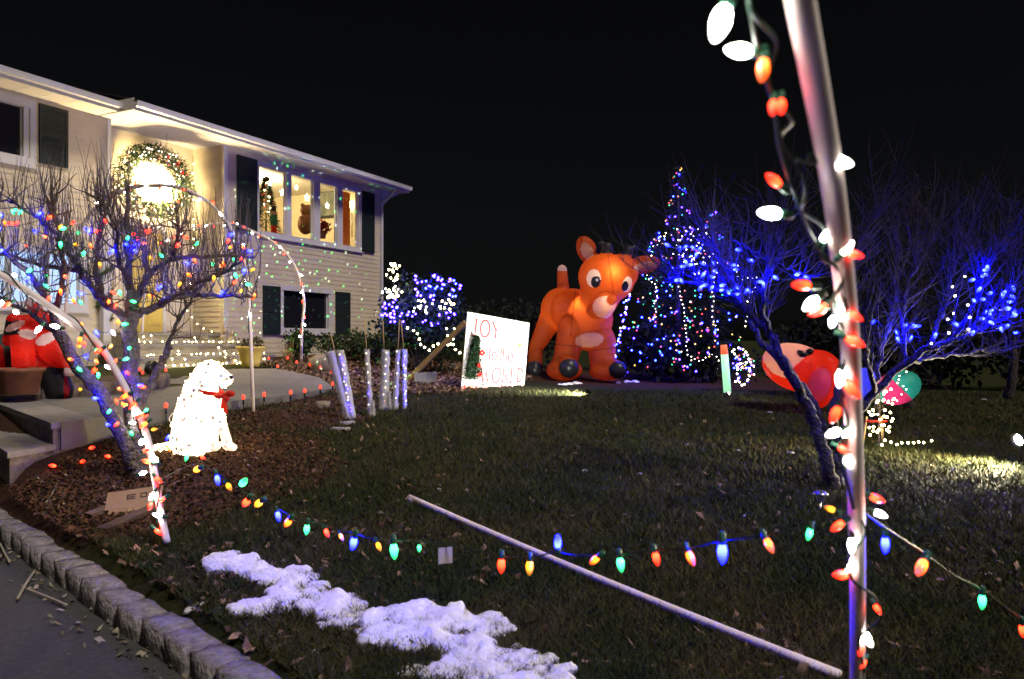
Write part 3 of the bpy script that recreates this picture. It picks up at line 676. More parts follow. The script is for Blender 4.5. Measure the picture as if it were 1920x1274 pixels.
for P in limbs:
    for i in range(4, len(P)):
        for _ in range(2 if P[i].x > -2.3 else 3):
            if random.random() < .55:
                d_ = Vector((rnd(-.9,.9), rnd(-.7,.7), rnd(-.2,1.0))); Q = shoot(mb, P[i], d_, rnd(.10,.34), rnd(.005,.009), 4, .35, 4, .12); tips.append(Q)
mb.build('twigs', M_bark, tl, True, kind='stuff')
mb = MB()
cand = [(p, .6) for P in limbs for p in P[5:]] + [(q, 1.0) for Q in tips for q in Q[2:]]
for p, wgt in cand:
    for _ in range(2):
        if random.random() < .40*wgt:
            L = rnd(.18,.55) if p.z > 1.7 else rnd(.10,.34)
            top = 2.92 - .12*abs(p.x+3.4)
            L = min(L, max(.12, top + rnd(-.2,.12) - p.z)); shoot(mb, jit(p,.02), (rnd(-.22,.22), rnd(-.2,.2), 1), L, rnd(.0024,.0044), 3, .085, 5)
mb.build('upright_shoots', M_twig, tl, True, kind='stuff')
z3 = [(85,55,'G'),(120,55,'G'),(150,58,'G'),(290,70,'B'),(360,95,'R'),(30,130,'O'),(100,150,'R'),(128,135,'R'),(435,160,'Y'),(510,150,'R'),(460,180,'G'),(250,205,'B'),(630,210,'B'),(665,205,'R'),(545,215,'G'),(320,245,'O'),(425,275,'G'),(518,298,'Y'),(630,288,'O'),(595,345,'G'),(800,330,'B'),(880,290,'B'),(900,235,'G'),(955,215,'R'),(1025,195,'R'),(1050,185,'R'),(970,262,'R'),(1025,290,'O'),(960,335,'B'),(945,290,'B'),(1043,378,'Y'),(1148,385,'G'),(1260,290,'R'),(20,330,'B'),(90,505,'W'),(325,490,'Y'),(320,510,'G'),(455,515,'O'),(220,470,'G'),(205,520,'B'),(343,597,'G'),(425,608,'O'),(352,660,'R'),(583,645,'B'),(508,675,'O'),(560,690,'G'),(768,685,'O'),(785,625,'R'),(838,618,'G'),(820,712,'R'),(1135,588,'B'),(1045,655,'O'),(955,700,'G'),(1318,500,'O'),(1270,560,'Y'),(1560,420,'O'),(1545,440,'O'),(1505,515,'Y'),(1490,430,'G'),(1340,430,'B'),(1645,395,'G'),(1690,380,'R'),(1770,340,'B'),(1645,220,'B'),(1605,318,'Y'),(1610,255,'R'),(1700,300,'O'),(1720,465,'B'),(1650,497,'G'),(1790,465,'Y'),(1728,575,'G'),(1640,570,'R'),(1572,625,'B'),(1700,612,'Y'),(1790,640,'O'),(570,845,'O'),(828,825,'Y'),(858,858,'G'),(670,900,'B'),(785,900,'W'),(905,1030,'G'),(905,1095,'G'),(790,1000,'Y'),(728,1020,'R'),(678,1022,'G'),(600,1090,'B'),(670,1105,'O'),(590,975,'R'),(568,1015,'O'),(480,1100,'O'),(545,1162,'G'),(820,1100,'R'),(740,1145,'W'),(690,1195,'G'),(885,1190,'R'),(820,1215,'B'),(0,175,'B'),(15,95,'B'),(735,120,'R'),(1360,395,'O'),(1395,280,'G'),(1290,240,'R'),(700,420,'Y'),(180,300,'O')]
z5 = [(480,285,'Y'),(555,340,'B'),(705,280,'O'),(730,290,'R'),(765,330,'G'),(660,410,'G'),(635,495,'B'),(730,365,'O'),(762,378,'Y'),(690,345,'R'),(880,403,'G'),(790,425,'W'),(708,485,'R'),(808,490,'W'),(780,540,'G'),(880,435,'R'),(865,485,'O'),(905,530,'Y'),(820,265,'B'),(870,275,'R'),(1015,560,'B'),(1000,630,'Y'),(1120,680,'G'),(1200,690,'R')]
allL = [(x/3.75, 380+y/3.75, c) for x, y, c in z3] + [(x/3.185, 640+y/3.185, c) for x, y, c in z5]
lp = [p for P in limbs for p in P]
def hang(px, py, c, base, near, dd):
    q = min(near, key=lambda q: ((960+q.x/q.y*F)-px)**2 + ((637-(q.z-EZ)/q.y*F)-py)**2) if near else None
    dist = math.hypot((960+q.x/q.y*F)-px, (637-(q.z-EZ)/q.y*F)-py)
    d_ = q.y - .07 if dist < 60 else base - .25
    return (W(px, py, d_), c, Vector((rnd(-.8,.8), rnd(-.5,.3), rnd(-1,.25))))
hi = [hang(x, y, 'V' if c == 'B' else c, D0, lp, 0) for x, y, c in allL if y < 575]; lo = [hang(x, y, 'V' if c == 'B' else c, D0, lp + [L_(255,y_) for y_ in range(600,880,20)] + [L_(112+ (y_-628)*.55, y_, -.2) for y_ in range(628,880,20)], 0) for x, y, c in allL if y >= 575]
for nm, bl in (('multicoloured bulbs strung through the crown of the left tree', hi), ('multicoloured bulbs wound round the trunks of the left tree', lo)):
    ch = chain([b_[0] for b_ in bl]); wv = []
    for a, b_ in zip(ch, ch[1:]):
        if (a-b_).length < .75: wv.append(sag(a, b_, 3, .02))
    string('light_string', nm, 'string lights', wv, bl, .0022, 'C9', sc=.92)
rg = [(168,848),(207,864),(104,882),(152,874)]
string('light_string', 'four red bulbs lying on the mulch left of the left tree', 'string lights', [spline([G(x,y)+UP*.03 for x,y in ((90,884),(120,880),(150,873),(168,848),(207,864),(240,880))],5)], [(G(x,y)+UP*.035,'R',Vector((rnd(-1,1),rnd(-1,0),.2))) for x,y in rg], .003, 'C9')

D1 = 6.37
def R_(px, py, dd=0): return W(px, py, D1+dd)
tr_ = thing('ornamental_tree', R_(1568,915), 'bare multi-stemmed tree on the right lawn glowing with blue bulbs', 'tree')
mb = MB()
limb(mb, [R_(1562,918), R_(1545,850), R_(1530,800,.05), R_(1505,745,.05), R_(1475,690,.05), R_(1445,630,.05)], .062, .036, 8)
limb(mb, [R_(1572,915,.05), R_(1566,860,.1), R_(1545,800,.15), R_(1520,750,.2), R_(1480,700,.25), R_(1425,640,.3)], .05, .03, 8)
limb(mb, [R_(1578,922,.1), R_(1574,850,.1), R_(1562,790,.2), R_(1575,720,.25), R_(1590,640,.3)], .05, .028, 8)
limb(mb, [R_(1560,830,.1), R_(1600,780,.1), R_(1650,725,.1), R_(1710,672,.05), R_(1760,645,.0)], .046, .026, 8)
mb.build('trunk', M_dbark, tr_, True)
mb = MB(); limbs = []
for pts, r0, r1 in (
  ([R_(1445,630,.05), R_(1400,585,0), R_(1350,545,-.1), R_(1290,530,-.2), R_(1240,525,-.3)], .034, .008),
  ([R_(1425,640,.3), R_(1390,560,.4), R_(1350,480,.4), R_(1320,430,.4)], .028, .006),
  ([R_(1440,625,.05), R_(1430,560,-.2), R_(1445,490,-.3), R_(1470,420,-.4)], .026, .006),
  ([R_(1400,585,0), R_(1370,520,.2), R_(1330,460,.3)], .02, .006),
  ([R_(1375,450,.1), R_(1420,475,0), R_(1470,500,-.1), R_(1520,520,-.2)], .010, .004),
  ([R_(1590,640,.3), R_(1585,560,.4), R_(1610,470,.5), R_(1650,400,.5)], .028, .006),
  ([R_(1640,735,.1), R_(1625,660,-.2), R_(1600,590,-.3), R_(1590,520,-.3)], .026, .006),
  ([R_(1760,645,0), R_(1820,625,-.1), R_(1880,600,-.2), R_(1960,570,-.3)], .026, .010),
  ([R_(1700,680,.05), R_(1760,670,.3), R_(1830,660,.5), R_(1900,655,.6)], .022, .008),
  ([R_(1740,655,0), R_(1770,580,.2), R_(1790,500,.3), R_(1830,400,.3)], .024, .005),
  ([R_(1700,680,.05), R_(1690,600,.3), R_(1710,520,.4), R_(1760,430,.5)], .024, .005),
  ([R_(1790,630,-.1), R_(1830,560,-.3), R_(1850,500,-.4), R_(1900,430,-.4)], .02, .005),
  ([R_(1640,730,.1), R_(1660,640,.4), R_(1680,550,.5), R_(1690,470,.5)], .022, .005),
  ([R_(1830,620,-.1), R_(1880,560,.1), R_(1920,500,.2)], .016, .005)):
    limbs.append(limb(mb, pts, r0, r1, 6, 7, .018))
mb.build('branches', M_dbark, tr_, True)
mb = MB(); tips = []
for P in limbs:
    out = (P[-1]-P[0]).normalized()
    for i in range(3, len(P)):
        for _ in range(3):
            if random.random() < .5:
                d_ = out*.7 + rvec(.8) + UP*.55; tips.append(shoot(mb, P[i], d_, rnd(.2,.65), rnd(.004,.007), 4, .16, 5, .06))
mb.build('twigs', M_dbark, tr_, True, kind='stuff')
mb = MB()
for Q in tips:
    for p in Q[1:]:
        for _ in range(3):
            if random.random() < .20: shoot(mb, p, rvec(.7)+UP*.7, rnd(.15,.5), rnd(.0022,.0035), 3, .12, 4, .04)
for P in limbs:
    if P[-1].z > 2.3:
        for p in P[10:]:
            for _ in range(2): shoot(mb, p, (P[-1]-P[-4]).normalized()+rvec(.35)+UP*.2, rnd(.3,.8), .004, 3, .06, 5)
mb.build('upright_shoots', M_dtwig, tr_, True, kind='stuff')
lp = [p for P in limbs for p in P]
zb = [(1240+x/3.98, 420+y/3.98, 'B') for x, y in ((280,175),(265,215),(235,305),(325,365),(385,355),(435,465),(100,425),(575,483),(645,485),(760,432),(835,390),(140,320),(30,150))]
zc = [(1360+x/3.034, 280+y/3.034, 'B') for x, y in ((395,720),(448,725),(215,755),(125,795),(1490,660),(1465,690),(1420,740),(1460,725),(1455,785),(1410,855),(1475,855),(1515,815),(1635,778),(1605,870),(1620,905),(1485,920),(1475,965),(1500,980),(1660,940),(1325,1000),(1200,1045),(1060,1060),(972,1032),(855,972))]
zw = [(1360+x/3.034, 280+y/3.034, 'W') for x, y in ((1362,725),(1293,783),(1307,835),(1380,887),(1265,968),(1300,935),(1390,957),(1383,1025),(1272,1045),(1172,1105))]
extraL = [(rnd(1255,1420)+0, rnd(455,560), 'B') for _ in range(20)]; extraR = [(rnd(1800,1915), rnd(490,625), 'B') for _ in range(12)] + [(rnd(1660,1800), rnd(600,640), 'B') for _ in range(5)]
def tree_string(label, pts, sc=.9, kind='C9'):
    bl = [hang(x, y, c, D1, lp, 0) for x, y, c in pts]; ch = chain([b_[0] for b_ in bl])
    string('light_string', label, 'string lights', [sag(a, b_, 3, .03) for a, b_ in zip(ch, ch[1:]) if (a-b_).length < .8], bl, .0022, kind, sc=sc)
tree_string('blue bulbs clustered in the left half of the right tree', extraL + [q for q in zb+zc if q[0] < 1560])
tree_string('blue bulbs clustered in the right half of the right tree', extraR + [q for q in zc if q[0] >= 1560])
tree_string('small white bulbs among the right branches of the right tree', zw, 1.0, 'SMALL')
# small white lights behind pole / hanging on background shrub
# ------------------------------------------------------------------ inflated shapes
def inflate(el, voxel, sm=4):
    mbi = MB()
    def sph(c, r):
        r = r if hasattr(r, '__len__') else (r, r, r); mbi.ell(c, r, 20, 12)
    for e in el:
        if e[0] == 's': sph(e[1], e[2])
        elif e[0] == 'e':      # oriented ellipsoid: centre, radii, quaternion
            mbi.ell(e[1], e[2], 20, 12, tuple(e[3] @ Vector(q) for q in ((1,0,0),(0,1,0),(0,0,1))))
        else:
            n = max(3, int((Vector(e[2])-Vector(e[1])).length/(min(e[3], e[4])*.35))+1)
            for i in range(n+1): sph(lerp(Vector(e[1]), Vector(e[2]), i/n), e[3]+(e[4]-e[3])*i/n)
    me = mbi.mesh('tmp')
    o = link(bpy.data.objects.new('tmp', me)); r = o.modifiers.new('r', 'REMESH'); r.mode = 'VOXEL'; r.voxel_size = voxel
    s_ = o.modifiers.new('s', 'SMOOTH'); s_.iterations = sm; s_.factor = .6
    dg = bpy.context.evaluated_depsgraph_get(); ev = bpy.data.meshes.new_from_object(o.evaluated_get(dg))
    v = np.empty(len(ev.vertices)*3); ev.vertices.foreach_get('co', v); v = v.reshape(-1, 3)
    nrm = np.empty(len(ev.polygons)*3); ev.polygons.foreach_get('normal', nrm); ctr = np.empty(len(ev.polygons)*3); ev.polygons.foreach_get('center', ctr)
    fs = [tuple(p.vertices) for p in ev.polygons]
    bpy.data.objects.remove(o); bpy.data.meshes.remove(me); bpy.data.meshes.remove(ev)
    return v, fs, ctr.reshape(-1, 3), nrm.reshape(-1, 3)
def split_build(geo, keys, spec, root):
    "keys: region id per face; spec: id -> (name, material); each connected piece becomes a part of its own"
    v, fs, c, n = geo
    for k, (nm, m_) in spec.items():
        ids = np.nonzero(keys == k)[0]
        if not len(ids): continue
        par = {}
        def find(a):
            while par[a] != a: par[a] = par[par[a]]; a = par[a]
            return a
        for i in ids:
            for a in fs[i]: par.setdefault(a, a)
            r0_ = find(fs[i][0])
            for a in fs[i][1:]:
                ra = find(a)
                if ra != r0_: par[ra] = r0_
        comp = {}
        for i in ids: comp.setdefault(find(fs[i][0]), []).append(i)
        big_ = [q for q in comp.values() if len(q) > 3] or [max(comp.values(), key=len)]
        for i_s in big_:
            used = {}; mb = MB()
            for i in i_s:
                f_ = []
                for a in fs[i]:
                    if a not in used: used[a] = len(mb.v); mb.v.append(tuple(v[a]))
                    f_.append(used[a])
                mb.f.append(tuple(f_))
            mb.build(nm, m_, root, True)
def proj(c):
    return 960 + c[:,0]/c[:,1]*F, 637 - (c[:,2]-EZ)/c[:,1]*F
def infl_mat(name, col, rough=.45, tr=.65): return mat(name, col, rough, transl=tr, spec=.3, var=.25, scale=3.5, bump=1.0, bscale=4.5, bdist=.10)
# ------------------------------------------------------------------ the big inflatable deer
DD = 17.4; ks = DD/F
def D_(px, py, dy=0): return W(px, py, DD+dy)
dg0 = G(1100,716)
deer = thing('inflatable_deer', dg0, 'giant orange inflatable deer lit from inside, standing behind the painted sign', 'inflatable')
def px(n): return n*ks
el = [('s', D_(1050,580,.75), (px(38),px(40),px(42))), ('s', D_(1072,582,.4), (px(42),.5,px(42))), ('s', D_(1106,598,.0), (px(44),.5,px(48))), ('s', D_(1112,632,-.02), (px(40),.46,px(28))),
      ('c', D_(1120,570,-.2), D_(1130,535,-.45), px(34), px(42)),
      ('c', D_(1074,615,-.1), D_(1060,676,-.25), px(28), px(23)), ('c', D_(1056,682,-.25), D_(1066,690,-.75), px(23), px(19)), ('s', D_(1058,694,-.45), (px(34),.38,px(20))),
      ('c', D_(1128,640,-.05), D_(1130,684,-.15), px(27), px(24)), ('c', D_(1128,686,-.15), D_(1158,694,-.62), px(22), px(17)), ('s', D_(1138,698,-.35), (px(34),.35,px(16))),
      ('c', D_(1034,596,.8), D_(1006,650,.75), px(24), px(15)), ('c', D_(1005,655,.75), D_(1002,694,.4), px(14), px(15)),
      ('c', D_(1062,610,.95), D_(1064,695,.9), px(18), px(15)),
      ('e', D_(1137,522,-.55), (px(52),.56,px(44)), Quaternion((0,1,0), R(12))), ('e', D_(1160,512,-.5), (px(36),.45,px(34)), Quaternion((0,1,0), R(12))),
      ('s', D_(1134,570,-.98), (px(21),.28,px(20))), ('s', D_(1124,583,-.8), (px(24),.3,px(16))), ('s', D_(1147,563,-1.26), (px(10),.12,px(10))),
      ('e', D_(1101,470,-.35), (px(19),.12,px(29)), Quaternion((0,1,0), R(-25))), ('e', D_(1205,497,-.35), (px(34),.12,px(17)), Quaternion((0,1,0), R(-10))),
      ('c', D_(1136,482,-.5), D_(1139,464,-.5), px(12), px(10)), ('c', D_(1139,464,-.5), D_(1127,456,-.5), px(5.5), px(5)), ('c', D_(1171,486,-.45), D_(1178,470,-.45), px(12), px(10)), ('c', D_(1178,470,-.45), D_(1190,464,-.45), px(5.5), px(5)),
      ('c', D_(1056,548,1.0), D_(1054,506,1.05), px(13), px(10))]
geo = inflate(el, .024, 7)
c = geo[2]; n = geo[3]; X_, Y_ = proj(c); fr = n[:,1] < .25; K = np.zeros(len(c), int); dep = c[:,1]
def E_(cx, cy_, rx, ry, rot=0):
    a = R(rot); dx, dy = X_-cx, Y_-cy_; u_ = dx*math.cos(a)+dy*math.sin(a); v_ = -dx*math.sin(a)+dy*math.cos(a); return (u_/rx)**2+(v_/ry)**2 < 1
hd = dep < DD-.35
K[E_(1135,576,24,21) & (dep < DD-.85) & fr] = 2                # muzzle
K[(((Y_-(574+ (X_-1127)**2*-.0))) > 574) & E_(1130,572,13,10,15) & ~E_(1131,568,14,9,15) & (dep < DD-.8)] = 9   # mouth
K[E_(1147,563,9.5,9.5) & (dep < DD-1.2)] = 0                        # nose keeps the body fabric
K[E_(1105,638,27,14,-6) & fr & (dep < DD-.2)] = 2                  # chest patch
K[E_(1101,472,11,18,-25) & fr & (dep < DD-.3) & (dep > DD-.6)] = 3; K[E_(1210,500,22,9,-10) & fr & (dep < DD-.2)] = 3
K[E_(1113,522,13,17,8) & hd & fr] = 4; K[E_(1117,529,9,11,8) & hd & fr] = 5; K[E_(1119,525,2.8,3.0) & hd & fr] = 14
K[E_(1176,534,9,15,12) & hd & fr] = 4; K[E_(1172,537,6,10,12) & hd & fr] = 5
K[(Y_ < 475) & (X_ > 1117) & (X_ < 1196) & (dep < DD)] = 6; K[E_(1136,480,10,7) & (Y_ < 483) & (dep < DD-.3) & False] = 6
K[(Y_ < 478) & (X_ > 1164) & (X_ < 1196) & (dep < DD)] = 6
K[E_(1068,691,20,18) & (dep < DD-.78)] = 7; K[E_(1159,694,17.5,17) & (dep < DD-.64)] = 7; K[E_(1002,692,16,15) & (dep < DD+.55)] = 7
K[(Y_ < 508) & (X_ < 1075) & (dep > DD+.6)] = 8
sm_ = (np.abs(X_-(1146+(Y_-520)*.14)) < 1.1) & hd & (Y_ < 552)
sm_ |= (np.abs(X_-(1080-(Y_-540)*.12)) < 1.1) & (dep > DD-.45) & (Y_ < 640) & (X_ < 1100)
sm_ |= (np.abs(Y_-(648+(X_-1060)*.10)) < 1.1) & (dep < DD-.15) & (X_ < 1092)
sm_ |= (np.abs(Y_-(655-(X_-1130)*.10)) < 1.1) & (dep < DD-.15) & (X_ > 1108)
K[sm_ & (K == 0)] = 20
MO = infl_mat('inflatable_orange', (.68,.125,.018))
split_build(geo, K, {0: ('body', MO), 20: ('seam', infl_mat('inflatable_seam', (.40,.055,.008))), 2: ('pale_patch', infl_mat('inflatable_cream', (.85,.50,.36))), 3: ('inner_ear', infl_mat('inflatable_pinkish', (.75,.45,.34))), 14: ('eye_highlight', mat('highlight_white', (.8,.75,.7), .4)), 4: ('eye_white', infl_mat('inflatable_white', (.85,.72,.66))),
     5: ('pupil', mat('inflatable_black', (.012,.012,.014), .4)), 6: ('antler', mat('inflatable_brown', (.018,.012,.010), .5)), 7: ('hoof', mat('inflatable_dark', (.016,.015,.016), .35)), 8: ('tail_tip', infl_mat('tail_white', (.8,.6,.5))), 9: ('mouth', infl_mat('inflatable_red', (.75,.03,.03)))}, deer)
lamp_point('deer_head_lamp', D_(1148,512,-.95), 8, (1,.80,.55), .06, deer)
lamp_point('deer_muzzle_lamp', D_(1140,566,-1.15), 1.3, (1,.85,.65), .03, deer)
lamp_point('deer_chest_lamp', D_(1092,575,-.18), 9, (1,.78,.5), .06, deer)
lamp_point('deer_rump_lamp', D_(1045,590,.75), 4, (1,.78,.5), .06, deer)
# guy seams: thin dark tethers
mb = MB(); mb.tube([D_(1190,600,-.2), G(1215,712)], .004, 4); mb.build('tether', M_black, deer)

# ------------------------------------------------------------------ lit dog
DG = 7.08
def P_(px, py, dy=0): return W(px, py, DG+dy)
kd = DG/F
def pd(n): return n*kd
dog = thing('lighted_dog', G(370,852), 'glowing white wire-frame sitting dog with a red bow at its neck', 'dog figure')
el = [('s', P_(393,700), (pd(24),pd(22),pd(25))), ('c', P_(400,700), P_(420,711), pd(19), pd(15)), ('s', P_(424,711), (pd(13),pd(13),pd(13))), ('c', P_(385,705,.0), P_(376,735,0), pd(23), pd(30)),
      ('c', P_(376,735), P_(366,780), pd(32), pd(36)), ('c', P_(366,780), P_(355,825), pd(38), pd(34)), ('s', P_(352,826,-.10), (pd(30),pd(22),pd(30))), ('s', P_(352,826,.10), (pd(30),pd(22),pd(30))), ('s', P_(392,765), (pd(26),pd(26),pd(36))),
      ('c', P_(404,775,-.07), P_(421,812,-.08), pd(15), pd(9)), ('c', P_(421,812,-.08), P_(427,834,-.08), pd(9), pd(9)), ('c', P_(427,836,-.08), P_(437,839,-.09), pd(9), pd(7)),
      ('c', P_(395,775,.08), P_(400,812,.08), pd(14), pd(9)), ('c', P_(400,812,.08), P_(402,834,.08), pd(9), pd(8)),
      ('c', P_(380,838,-.12), P_(404,836,-.13), pd(11), pd(10)), ('c', P_(345,842,0), P_(375,846,-.1), pd(14), pd(10)),
      ('c', P_(330,835,.02), P_(293,840,.05), pd(9), pd(7)),
      ('e', P_(386,712,-.115), (pd(9),pd(5),pd(18)), Quaternion((0,1,0), R(12)))]
geo = inflate(el, .009, 3); c = geo[2]; X_, Y_ = proj(c); fr = geo[3][:,1] < 0; K = np.zeros(len(c), int)
K[E_(391,683,2.6,2.6) & fr] = 1; K[E_(431,694,1,1) & fr] = 1; K[E_(434,708,4,4)] = 1
K[(E_(421,815,11,22) | E_(427,838,16,11) | E_(402,836,18,12)) & (Y_ > 796) & (X_ > 394)] = 2
def spot_mat(name, es, thr, sc):
    m_ = mat(name, (.7,.68,.62), .8); t_ = m_.node_tree; b_ = t_.nodes['Principled BSDF']
    tc_ = t_.nodes.new('ShaderNodeTexCoord'); vo = t_.nodes.new('ShaderNodeTexVoronoi'); vo.inputs['Scale'].default_value = sc; vo.inputs['Randomness'].default_value = 1
    mr = t_.nodes.new('ShaderNodeMapRange'); mr.inputs['From Min'].default_value = thr; mr.inputs['From Max'].default_value = thr+.05
    nz_ = t_.nodes.new('ShaderNodeTexNoise'); nz_.inputs['Scale'].default_value = 48; nz_.inputs['Detail'].default_value = 3
    mu = t_.nodes.new('ShaderNodeMath'); mu.operation = 'MULTIPLY'; ms = t_.nodes.new('ShaderNodeMath'); ms.operation = 'MULTIPLY'; ms.inputs[1].default_value = es
    mr2 = t_.nodes.new('ShaderNodeMapRange'); mr2.inputs['From Min'].default_value = .36; mr2.inputs['From Max'].default_value = .66; mr2.inputs['To Min'].default_value = .04; mr2.inputs['To Max'].default_value = 1.3
    for s_, d_ in ((tc_.outputs['Object'], vo.inputs['Vector']), (tc_.outputs['Object'], nz_.inputs['Vector']), (vo.outputs['Distance'], mr.inputs['Value']), (nz_.outputs['Fac'], mr2.inputs['Value']), (mr.outputs[0], mu.inputs[0]), (mr2.outputs[0], mu.inputs[1]), (mu.outputs[0], ms.inputs[0]), (ms.outputs[0], b_.inputs['Emission Strength'])):
        t_.links.new(s_, d_)
    b_.inputs['Emission Color'].default_value = (1,.74,.46,1); return m_
split_build(geo, K, {0: ('body', spot_mat('dog_glow', 6.5, .27, 17)), 1: ('eye_and_nose', M_black), 2: ('paw', spot_mat('dog_paw_glow', 2.2, .32, 75))}, dog)
fc_ = [i for i in range(len(c)) if K[i] == 0]
for i in random.sample(fc_, 110): inst('bulb', SMALL['L'], dog, Vector(c[i]) + Vector(geo[3][i])*.006, None, .8)
mb = MB(); ring = []
for i in range(25):
    a = 2*math.pi*i/24; ring.append(P_(391+27*math.cos(a), 731+5*math.cos(a)+3, 0) + Vector((0, pd(30)*math.sin(a), 0)))
for a, b_ in zip(ring, ring[1:]): mb.hexa([a-UP*.018, b_-UP*.018, b_-UP*.018+Vector((0,.004,0)), a-UP*.018+Vector((0,.004,0)), a+UP*.018, b_+UP*.018, b_+UP*.018+Vector((0,.004,0)), a+UP*.018+Vector((0,.004,0))])
mb.build('collar_ribbon', M_red, dog, fixn=True)
mb = MB()
bc_ = P_(421,741,-.13)
for dx, dz, rx, rz in ((-.045,-.012,.045,.022),(.05,.012,.048,.03),(.02,-.03,.03,.03)): mb.ell(bc_+Vector((dx,-.01,dz)), (rx,.026,rz), 12, 8)
mb.ell(bc_, (.02,.02,.022), 8, 6)
for dx, dz in ((.02,-.16),(-.015,-.12)):
    mb.quad(bc_+Vector((-.016,-.01,0)), bc_+Vector((.016,-.012,0)), bc_+Vector((.022+dx,-.03,dz)), bc_+Vector((-.012+dx,-.025,dz)))
bow = mb.build('bow', M_red, dog, True)
mb = MB(); mb.tube(spline([P_(350,775,-.05), P_(330,772,-.1), P_(318,782,-.12), P_(318,790,-.12)],4), .006, 5); mb.build('ground_stake', M_trim, dog)

# ------------------------------------------------------------------ painted sign
sgn = thing('painted_sign', G(930,728), 'white painted board sign reading JOY to the WORLD, propped on the lawn', 'sign')
TL, TR, BR_, BL_ = W(877,585,13.6), W(993,606,14.5), W(983,722,14.4), W(865,728,13.5)
SN = ((TR-TL).cross(BL_-TL)).normalized(); SN = SN if SN.y < 0 else -SN
def S_(u_, v_, o=0.0): return lerp(lerp(BL_, BR_, u_), lerp(TL, TR, u_), v_) + SN*o
M_board = mat('board_white', (.74,.73,.70), .6, var=.06)
mb = MB(); mb.hexa([S_(0,0,-.02), S_(1,0,-.02), S_(1,0,0), S_(0,0,0), S_(0,1,-.02), S_(1,1,-.02), S_(1,1,0), S_(0,1,0)]); mb.build('board', M_board, sgn, fixn=True)
def arc(cx, cy_, rx, ry, a0, a1, n=14): return [(cx+rx*math.cos(R(a0+(a1-a0)*i/n)), cy_+ry*math.sin(R(a0+(a1-a0)*i/n))) for i in range(n+1)]
GL = {  # strokes: (thick?, polyline) in a unit box
 'J': [(1,[(.62,.96),(.62,.25)]),(0,arc(.38,.22,.24,.2,0,-180)),(0,[(.40,.98),(.84,.98)])], 'O': [(1,arc(.5,.5,.42,.48,90,270)),(1,arc(.5,.5,.42,.48,-90,90))],
 'Y': [(1,[(.08,.97),(.5,.5)]),(0,[(.92,.97),(.5,.5)]),(1,[(.5,.5),(.5,.03)]),(0,[(.3,.02),(.7,.02)]),(0,[(0,.98),(.28,.98)]),(0,[(.74,.98),(1,.98)])],
 't': [(1,[(.45,.95),(.45,.12)]),(0,arc(.62,.14,.17,.12,180,300)),(0,[(.2,.68),(.8,.68)])], 'o': [(1,arc(.5,.35,.36,.34,90,270)),(1,arc(.5,.35,.36,.34,-90,90))],
 'h': [(1,[(.2,1),(.2,0)]),(0,arc(.5,.42,.3,.26,180,0)),(1,[(.8,.42),(.8,0)]),(0,[(.05,.01),(.36,.01)]),(0,[(.65,.01),(.95,.01)])], 'e': [(0,[(.16,.36),(.84,.36)]),(1,arc(.5,.35,.36,.34,2,320,18))],
 'W': [(1,[(.08,.97),(.3,.03)]),(0,[(.3,.03),(.5,.8)]),(1,[(.5,.8),(.7,.03)]),(0,[(.7,.03),(.93,.97)]),(0,[(-.02,.98),(.22,.98)]),(0,[(.8,.98),(1.04,.98)])],
 'R': [(1,[(.2,1),(.2,0)]),(0,arc(.45,.76,.34,.22,-90,90)),(0,[(.2,.98),(.45,.98)]),(0,[(.2,.54),(.45,.54)]),(1,[(.45,.54),(.88,.02)]),(0,[(.04,.01),(.38,.01)])],
 'L': [(1,[(.25,1),(.25,0)]),(0,[(.08,.99),(.45,.99)]),(0,[(.08,.015),(.85,.015)]),(0,[(.85,.015),(.88,.25)])], 'D': [(1,[(.2,1),(.2,0)]),(1,arc(.32,.5,.55,.48,-90,90)),(0,[(.04,.98),(.34,.98)]),(0,[(.04,.02),(.34,.02)])]}
M_let = mat('letter_red', (.34,.035,.045), .6)
def letter(ch, u0, v0, wu_, hv, m_=None):
    mb = MB()
    for thick, pl in GL[ch]:
        hw = .055 if thick else .024
        for (x0, y0), (x1, y1) in zip(pl, pl[1:]):
            dx, dy = (x1-x0)*wu_, (y1-y0)*hv; L = math.hypot(dx, dy); ex, ey = dx/L*.004, dy/L*.004; nx_, ny_ = -dy/L*hw*hv, dx/L*hw*hv
            P = [(u0+x0*wu_-ex+nx_, v0+y0*hv-ey+ny_), (u0+x0*wu_-ex-nx_, v0+y0*hv-ey-ny_), (u0+x1*wu_+ex-nx_, v0+y1*hv+ey-ny_), (u0+x1*wu_+ex+nx_, v0+y1*hv+ey+ny_)]
            o_ = .0035 + rnd(0,.0012)
            mb.hexa([S_(*q, .0005) for q in P] + [S_(*q, o_) for q in P])
    mb.build('letter', m_ or M_let, sgn, fixn=True)
letter('J', .06, .69, .13, .24); letter('O', .20, .69, .17, .24); letter('Y', .38, .69, .16, .24)
letter('t', .36, .36, .07, .2); letter('o', .42, .36, .09, .2); letter('t', .54, .36, .07, .2); letter('h', .59, .36, .09, .2); letter('e', .68, .36, .10, .2)
letter('W', .27, .05, .17, .22); letter('O', .45, .05, .15, .22); letter('R', .61, .05, .12, .22); letter('L', .74, .05, .11, .22); letter('D', .85, .05, .13, .22)
mb = MB(); pts = []
for i in range(16):
    a = math.pi*2*i/16; rr = (.085 if i % 4 == 0 else .05) if i % 2 == 0 else .02
    pts.append(S_(.86+rr*math.sin(a), .63+rr*math.cos(a), .004))
pts[8] = S_(.85, .47, .004)
mb.poly(pts, SN*.006); mb.build('star', mat('gold_paint', (.42,.28,.06), .5), sgn, fixn=True)
mb = MB(); pa = S_(.0,.86,-.04); pb = G(762,716)
